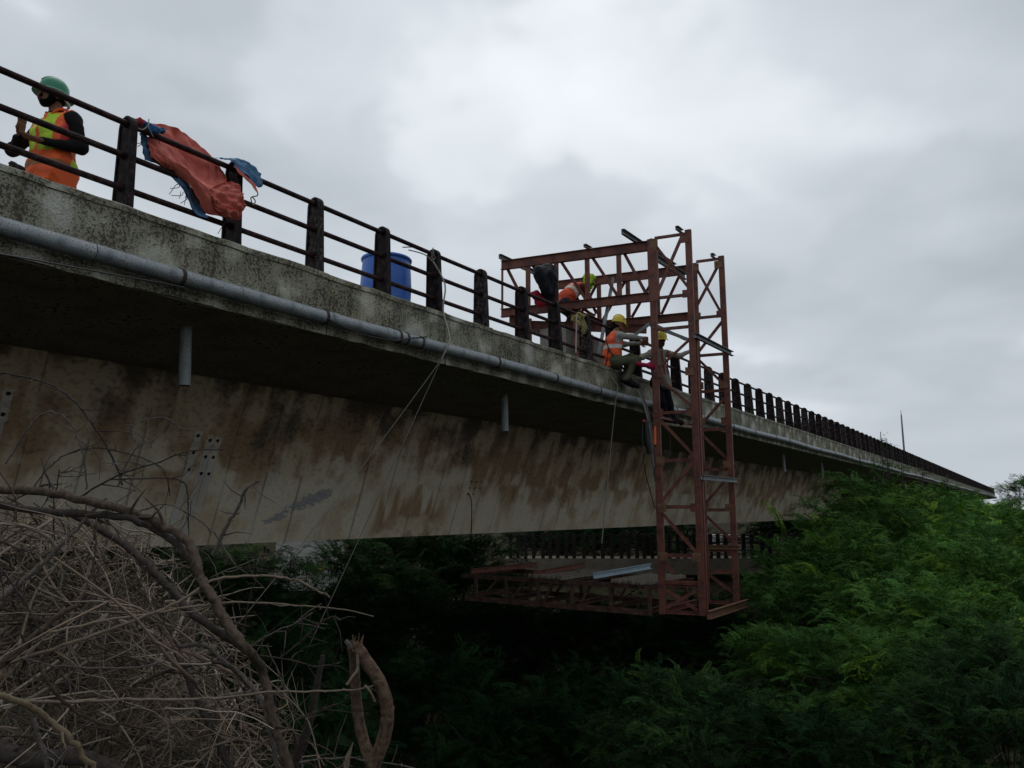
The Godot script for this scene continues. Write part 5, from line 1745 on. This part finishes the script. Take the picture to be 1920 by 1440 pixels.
	put("stem", trunk.call(b, 23, 18), M.bark_trunk, ft)
	for i in 16:
		var s := at(rr.randf_range(655, 680), rr.randf_range(1208, 1222), 2.5 + rr.randf_range(-0.02, 0.02))
		put("splinter", tubemesh([s, s + Vector3(rr.randf_range(-0.015, 0.02), rr.randf_range(0.005, 0.045), rr.randf_range(-0.01, 0.01))], [0.0045, 0.001], 4), M.bark_trunk, ft)
	put("torn_tip", tubemesh(smooth([at(660, 1220, 2.52), at(654, 1208, 2.52), at(648, 1201, 2.52)]), [0.012, 0.012, 0.011, 0.01, 0.01, 0.009, 0.008, 0.008, 0.007], 6), M.bark_pale, ft)
	put("bark_strip", tubemesh(smooth([at(670, 1228, 2.46), at(670, 1255, 2.45), at(660, 1270, 2.44), at(650, 1284, 2.43)]), 0.0048, 5), M.straw, ft)
	put("bark_strip", tubemesh(smooth([at(684, 1285, 2.47), at(694, 1296, 2.46), at(703, 1315, 2.47)]), 0.004, 5), M.straw, ft)
	var sp := thing("pointed_stick", "pale pointed stick standing at the foot of the forked trunk", "stick")
	put("stick", tubemesh([at(645, 1470, 2.4), at(652, 1420, 2.4), at(662, 1392, 2.4)], [0.012, 0.009, 0.001], 6), M.straw, sp)

# ------------------------------------------------------------------ materials
func make_materials() -> void:
	M.edge = edge_concrete()
	M.web = web_concrete()
	M.soffit = mottled(512, 3.0, lin(0.17, 0.155, 0.13), lin(0.24, 0.22, 0.185), lin(0.3, 0.28, 0.24), lin(0.06, 0.05, 0.04), 0.68, 31, 0.95, 2.0)
	M.block = mottled(512, 1.6, lin(0.14, 0.135, 0.12), lin(0.2, 0.19, 0.165), lin(0.26, 0.25, 0.22), lin(0.08, 0.07, 0.06), 0.7, 32, 0.95, 3.0)
	M.old_wall = mottled(512, 3.0, lin(0.09, 0.075, 0.055), lin(0.14, 0.12, 0.09), lin(0.18, 0.15, 0.12), lin(0.05, 0.06, 0.03), 0.66, 33, 0.95, 3.0)
	M.pale_wall = mottled(512, 3.0, lin(0.28, 0.27, 0.245), lin(0.36, 0.35, 0.32), lin(0.42, 0.41, 0.38), lin(0.3, 0.28, 0.25), 0.74, 34, 0.95, 1.0)
	M.steel = mottled(512, 0.9, lin(0.06, 0.02, 0.014), lin(0.15, 0.039, 0.024), lin(0.21, 0.062, 0.034), lin(0.13, 0.06, 0.032), 0.62, 35, 0.62, 2.0)
	M.rust_steel = mottled(512, 0.6, lin(0.12, 0.055, 0.03), lin(0.2, 0.1, 0.055), lin(0.28, 0.16, 0.1), lin(0.08, 0.03, 0.02), 0.66, 36, 0.85, 3.0)
	M.dark_rust = mottled(512, 0.7, lin(0.04, 0.02, 0.014), lin(0.08, 0.036, 0.024), lin(0.13, 0.06, 0.04), lin(0.2, 0.14, 0.1), 0.72, 37, 0.85, 3.0)
	M.grey_steel = mottled(256, 0.5, lin(0.12, 0.13, 0.14), lin(0.18, 0.195, 0.2), lin(0.24, 0.25, 0.26), lin(0.12, 0.08, 0.05), 0.7, 38, 0.5, 1.0, 0.3)
	M.blue_steel = mottled(256, 0.8, lin(0.25, 0.34, 0.4), lin(0.33, 0.43, 0.5), lin(0.4, 0.5, 0.57), lin(0.2, 0.15, 0.1), 0.72, 39, 0.6, 1.0)
	M.galv = mottled(512, 0.9, lin(0.15, 0.17, 0.18), lin(0.25, 0.28, 0.295), lin(0.36, 0.385, 0.4), lin(0.15, 0.135, 0.11), 0.66, 40, 0.5, 0.8, 0.35)
	M.spout = mottled(256, 0.6, lin(0.17, 0.19, 0.19), lin(0.25, 0.28, 0.28), lin(0.32, 0.35, 0.35), lin(0.12, 0.1, 0.07), 0.68, 41, 0.6, 1.0, 0.1)
	M.clamp = mottled(256, 0.3, lin(0.02, 0.014, 0.012), lin(0.045, 0.026, 0.02), lin(0.08, 0.045, 0.03), lin(0.02, 0.02, 0.02), 0.7, 42, 0.8, 2.0)
	M.rail = mottled(512, 0.5, lin(0.014, 0.009, 0.01), lin(0.034, 0.017, 0.018), lin(0.06, 0.03, 0.03), lin(0.09, 0.085, 0.075), 0.7, 43, 0.6, 2.0)
	M.post = mottled(512, 0.45, lin(0.007, 0.006, 0.007), lin(0.016, 0.011, 0.012), lin(0.04, 0.018, 0.018), lin(0.12, 0.115, 0.1), 0.72, 44, 0.6, 1.5)
	M.post_chipped = mottled(512, 0.35, lin(0.008, 0.007, 0.008), lin(0.018, 0.012, 0.013), lin(0.045, 0.02, 0.02), lin(0.2, 0.19, 0.165), 0.64, 45, 0.65, 1.8)
	for k in ["rail", "post", "post_chipped"]:
		M[k].metallic_specular = 0.22
	M.plank = mottled(256, 0.4, lin(0.14, 0.115, 0.085), lin(0.22, 0.19, 0.15), lin(0.3, 0.27, 0.22), lin(0.09, 0.07, 0.05), 0.68, 46, 0.9, 4.0)
	M.blue_plastic = mottled(256, 1.2, lin(0.025, 0.12, 0.46), lin(0.03, 0.14, 0.55), lin(0.05, 0.18, 0.6), lin(0.05, 0.09, 0.2), 0.78, 47, 0.38, 0.3)
	M.red_tarp = mottled(512, 0.5, lin(0.56, 0.11, 0.08), lin(0.7, 0.16, 0.115), lin(0.76, 0.21, 0.155), lin(0.7, 0.3, 0.24), 0.76, 48, 0.6, 1.5)
	M.red_tarp.backlight_enabled = true
	M.red_tarp.backlight = lin(0.2, 0.03, 0.022)
	M.blue_tarp = mottled(512, 0.5, lin(0.035, 0.11, 0.22), lin(0.06, 0.17, 0.32), lin(0.1, 0.23, 0.39), lin(0.16, 0.2, 0.26), 0.74, 49, 0.6, 1.5)
	M.bark = mottled(256, 0.4, lin(0.035, 0.028, 0.02), lin(0.07, 0.055, 0.042), lin(0.11, 0.095, 0.075), lin(0.02, 0.016, 0.012), 0.66, 50, 0.95, 5.0)
	M.bark_dark = mottled(256, 0.11, lin(0.022, 0.016, 0.013), lin(0.05, 0.037, 0.03), lin(0.095, 0.08, 0.068), lin(0.014, 0.01, 0.009), 0.68, 51, 0.95, 6.0)
	M.bark_red = mottled(256, 0.12, lin(0.028, 0.018, 0.012), lin(0.082, 0.053, 0.034), lin(0.16, 0.118, 0.085), lin(0.02, 0.014, 0.012), 0.68, 52, 0.95, 6.0)
	M.bark_pale = mottled(256, 0.1, lin(0.06, 0.05, 0.042), lin(0.13, 0.11, 0.093), lin(0.2, 0.18, 0.16), lin(0.035, 0.025, 0.02), 0.68, 53, 0.95, 5.0)
	M.bark_trunk = mottled(512, 0.12, lin(0.045, 0.025, 0.014), lin(0.14, 0.084, 0.048), lin(0.27, 0.195, 0.13), lin(0.018, 0.012, 0.01), 0.64, 54, 0.95, 9.0)
	M.straw = mottled(256, 0.12, lin(0.11, 0.082, 0.054), lin(0.18, 0.138, 0.092), lin(0.25, 0.2, 0.14), lin(0.04, 0.03, 0.02), 0.74, 55, 0.8, 2.0)
	M.yellow_wood = mottled(256, 0.1, lin(0.08, 0.055, 0.028), lin(0.13, 0.094, 0.05), lin(0.17, 0.13, 0.078), lin(0.04, 0.03, 0.02), 0.74, 56, 0.8, 2.0)
	M.rope = plain(lin(0.32, 0.31, 0.28), 0.9)
	M.rope_grey = plain(lin(0.19, 0.18, 0.15), 0.9)
	M.yellow_rope = plain(lin(0.34, 0.29, 0.13), 0.9)
	M.black = plain(lin(0.012, 0.012, 0.013), 0.6)
	M.black_film = plain(lin(0.01, 0.012, 0.016), 0.55)
	M.black_film.metallic_specular = 0.25
	M.orange_plastic = plain(lin(0.6, 0.1, 0.02), 0.45)
	M.red_cloth = plain(lin(0.3, 0.04, 0.04), 0.9)
	M.orange_cloth = plain(lin(0.65, 0.1, 0.02), 0.85)
	M.white_cloth = plain(lin(0.6, 0.6, 0.57), 0.9)
	M.yellow_cloth = plain(lin(0.4, 0.22, 0.05), 0.9)
	M.green_helmet = plain(lin(0.012, 0.2, 0.1), 0.35)
	M.yellow_helmet = plain(lin(0.55, 0.42, 0.02), 0.35)
	var p := plain(Color.WHITE, 0.88)
	p.vertex_color_use_as_albedo = true
	p.metallic_specular = 0.2
	M.painted = p
	var v := plain(Color.WHITE, 0.7)
	v.vertex_color_use_as_albedo = true
	M.vest = v
	var t := plain(Color.WHITE, 0.95)
	t.vertex_color_use_as_albedo = true
	M.twig = t
	var lf := plain(Color.WHITE, 0.75)
	lf.metallic_specular = 0.12
	lf.vertex_color_use_as_albedo = true
	lf.cull_mode = BaseMaterial3D.CULL_DISABLED
	lf.backlight_enabled = true
	lf.backlight = lin(0.035, 0.08, 0.008)
	M.leaf = lf

func _ready() -> void:
	R.seed = 4242
	N1.seed = 17
	N1.frequency = 0.05
	N1.fractal_octaves = 3
	# camera: on the bank, looking along and up at the bridge
	var a := deg_to_rad(34.2024)
	var th := deg_to_rad(9.256)
	var fwd := Vector3(cos(a) * cos(th), sin(th), -sin(a) * cos(th))
	var right := Vector3(sin(a), 0, cos(a))
	eye = Basis(right, right.cross(fwd), -fwd)
	var cam := Camera3D.new()
	cam.name = "camera"
	cam.fov = 53.06
	cam.near = 0.05
	cam.far = 2000.0
	cam.transform = Transform3D(eye, Vector3.ZERO)
	add_child(cam)
	cam.current = true
	# an overcast monsoon sky
	var env := Environment.new()
	var sky := Sky.new()
	var pm := PanoramaSkyMaterial.new()
	pm.panorama = sky_picture()
	sky.sky_material = pm
	env.background_mode = Environment.BG_SKY
	env.sky = sky
	env.background_energy_multiplier = 1.0
	env.tonemap_mode = Environment.TONE_MAPPER_LINEAR
	env.tonemap_exposure = 1.08
	env.sdfgi_enabled = true
	env.ssao_enabled = true
	env.ssil_enabled = true
	var we := WorldEnvironment.new()
	we.name = "sky"
	we.environment = env
	add_child(we)
	var sun := DirectionalLight3D.new()
	sun.name = "sun"
	sun.light_energy = 0.15
	sun.light_angular_distance = 40.0
	sun.light_color = Color(1.0, 0.97, 0.93)
	sun.shadow_enabled = true
	add_child(sun)
	sun.look_at_from_position(Vector3(2, 9, -2.5), Vector3.ZERO)

	make_materials()
	# posts of the near railing
	for s0 in [-9.6, -8.6, -7.6, -6.6, -5.6, -4.6, -3.6, -2.7, -1.8, -0.8, 0.2, 1.2, 2.08, 3.155, 4.21, 5.23, 6.25, 7.2, 8.19, 9.22, 10.17, 11.16]:
		post_s.append(s0 + 0.06)
	while post_s[-1] < 146.5:
		post_s.append(post_s[-1] + 0.987)
	make_ground()
	make_bridge()
	make_railing()
	make_pipe()
	make_gantry()
	make_platform()
	make_background()
	make_plants()
	make_deck_things()
	make_tarp()
	make_man_left()
	make_man_seated()
	make_man_standing()
	make_man_bending()
	make_brushwood()
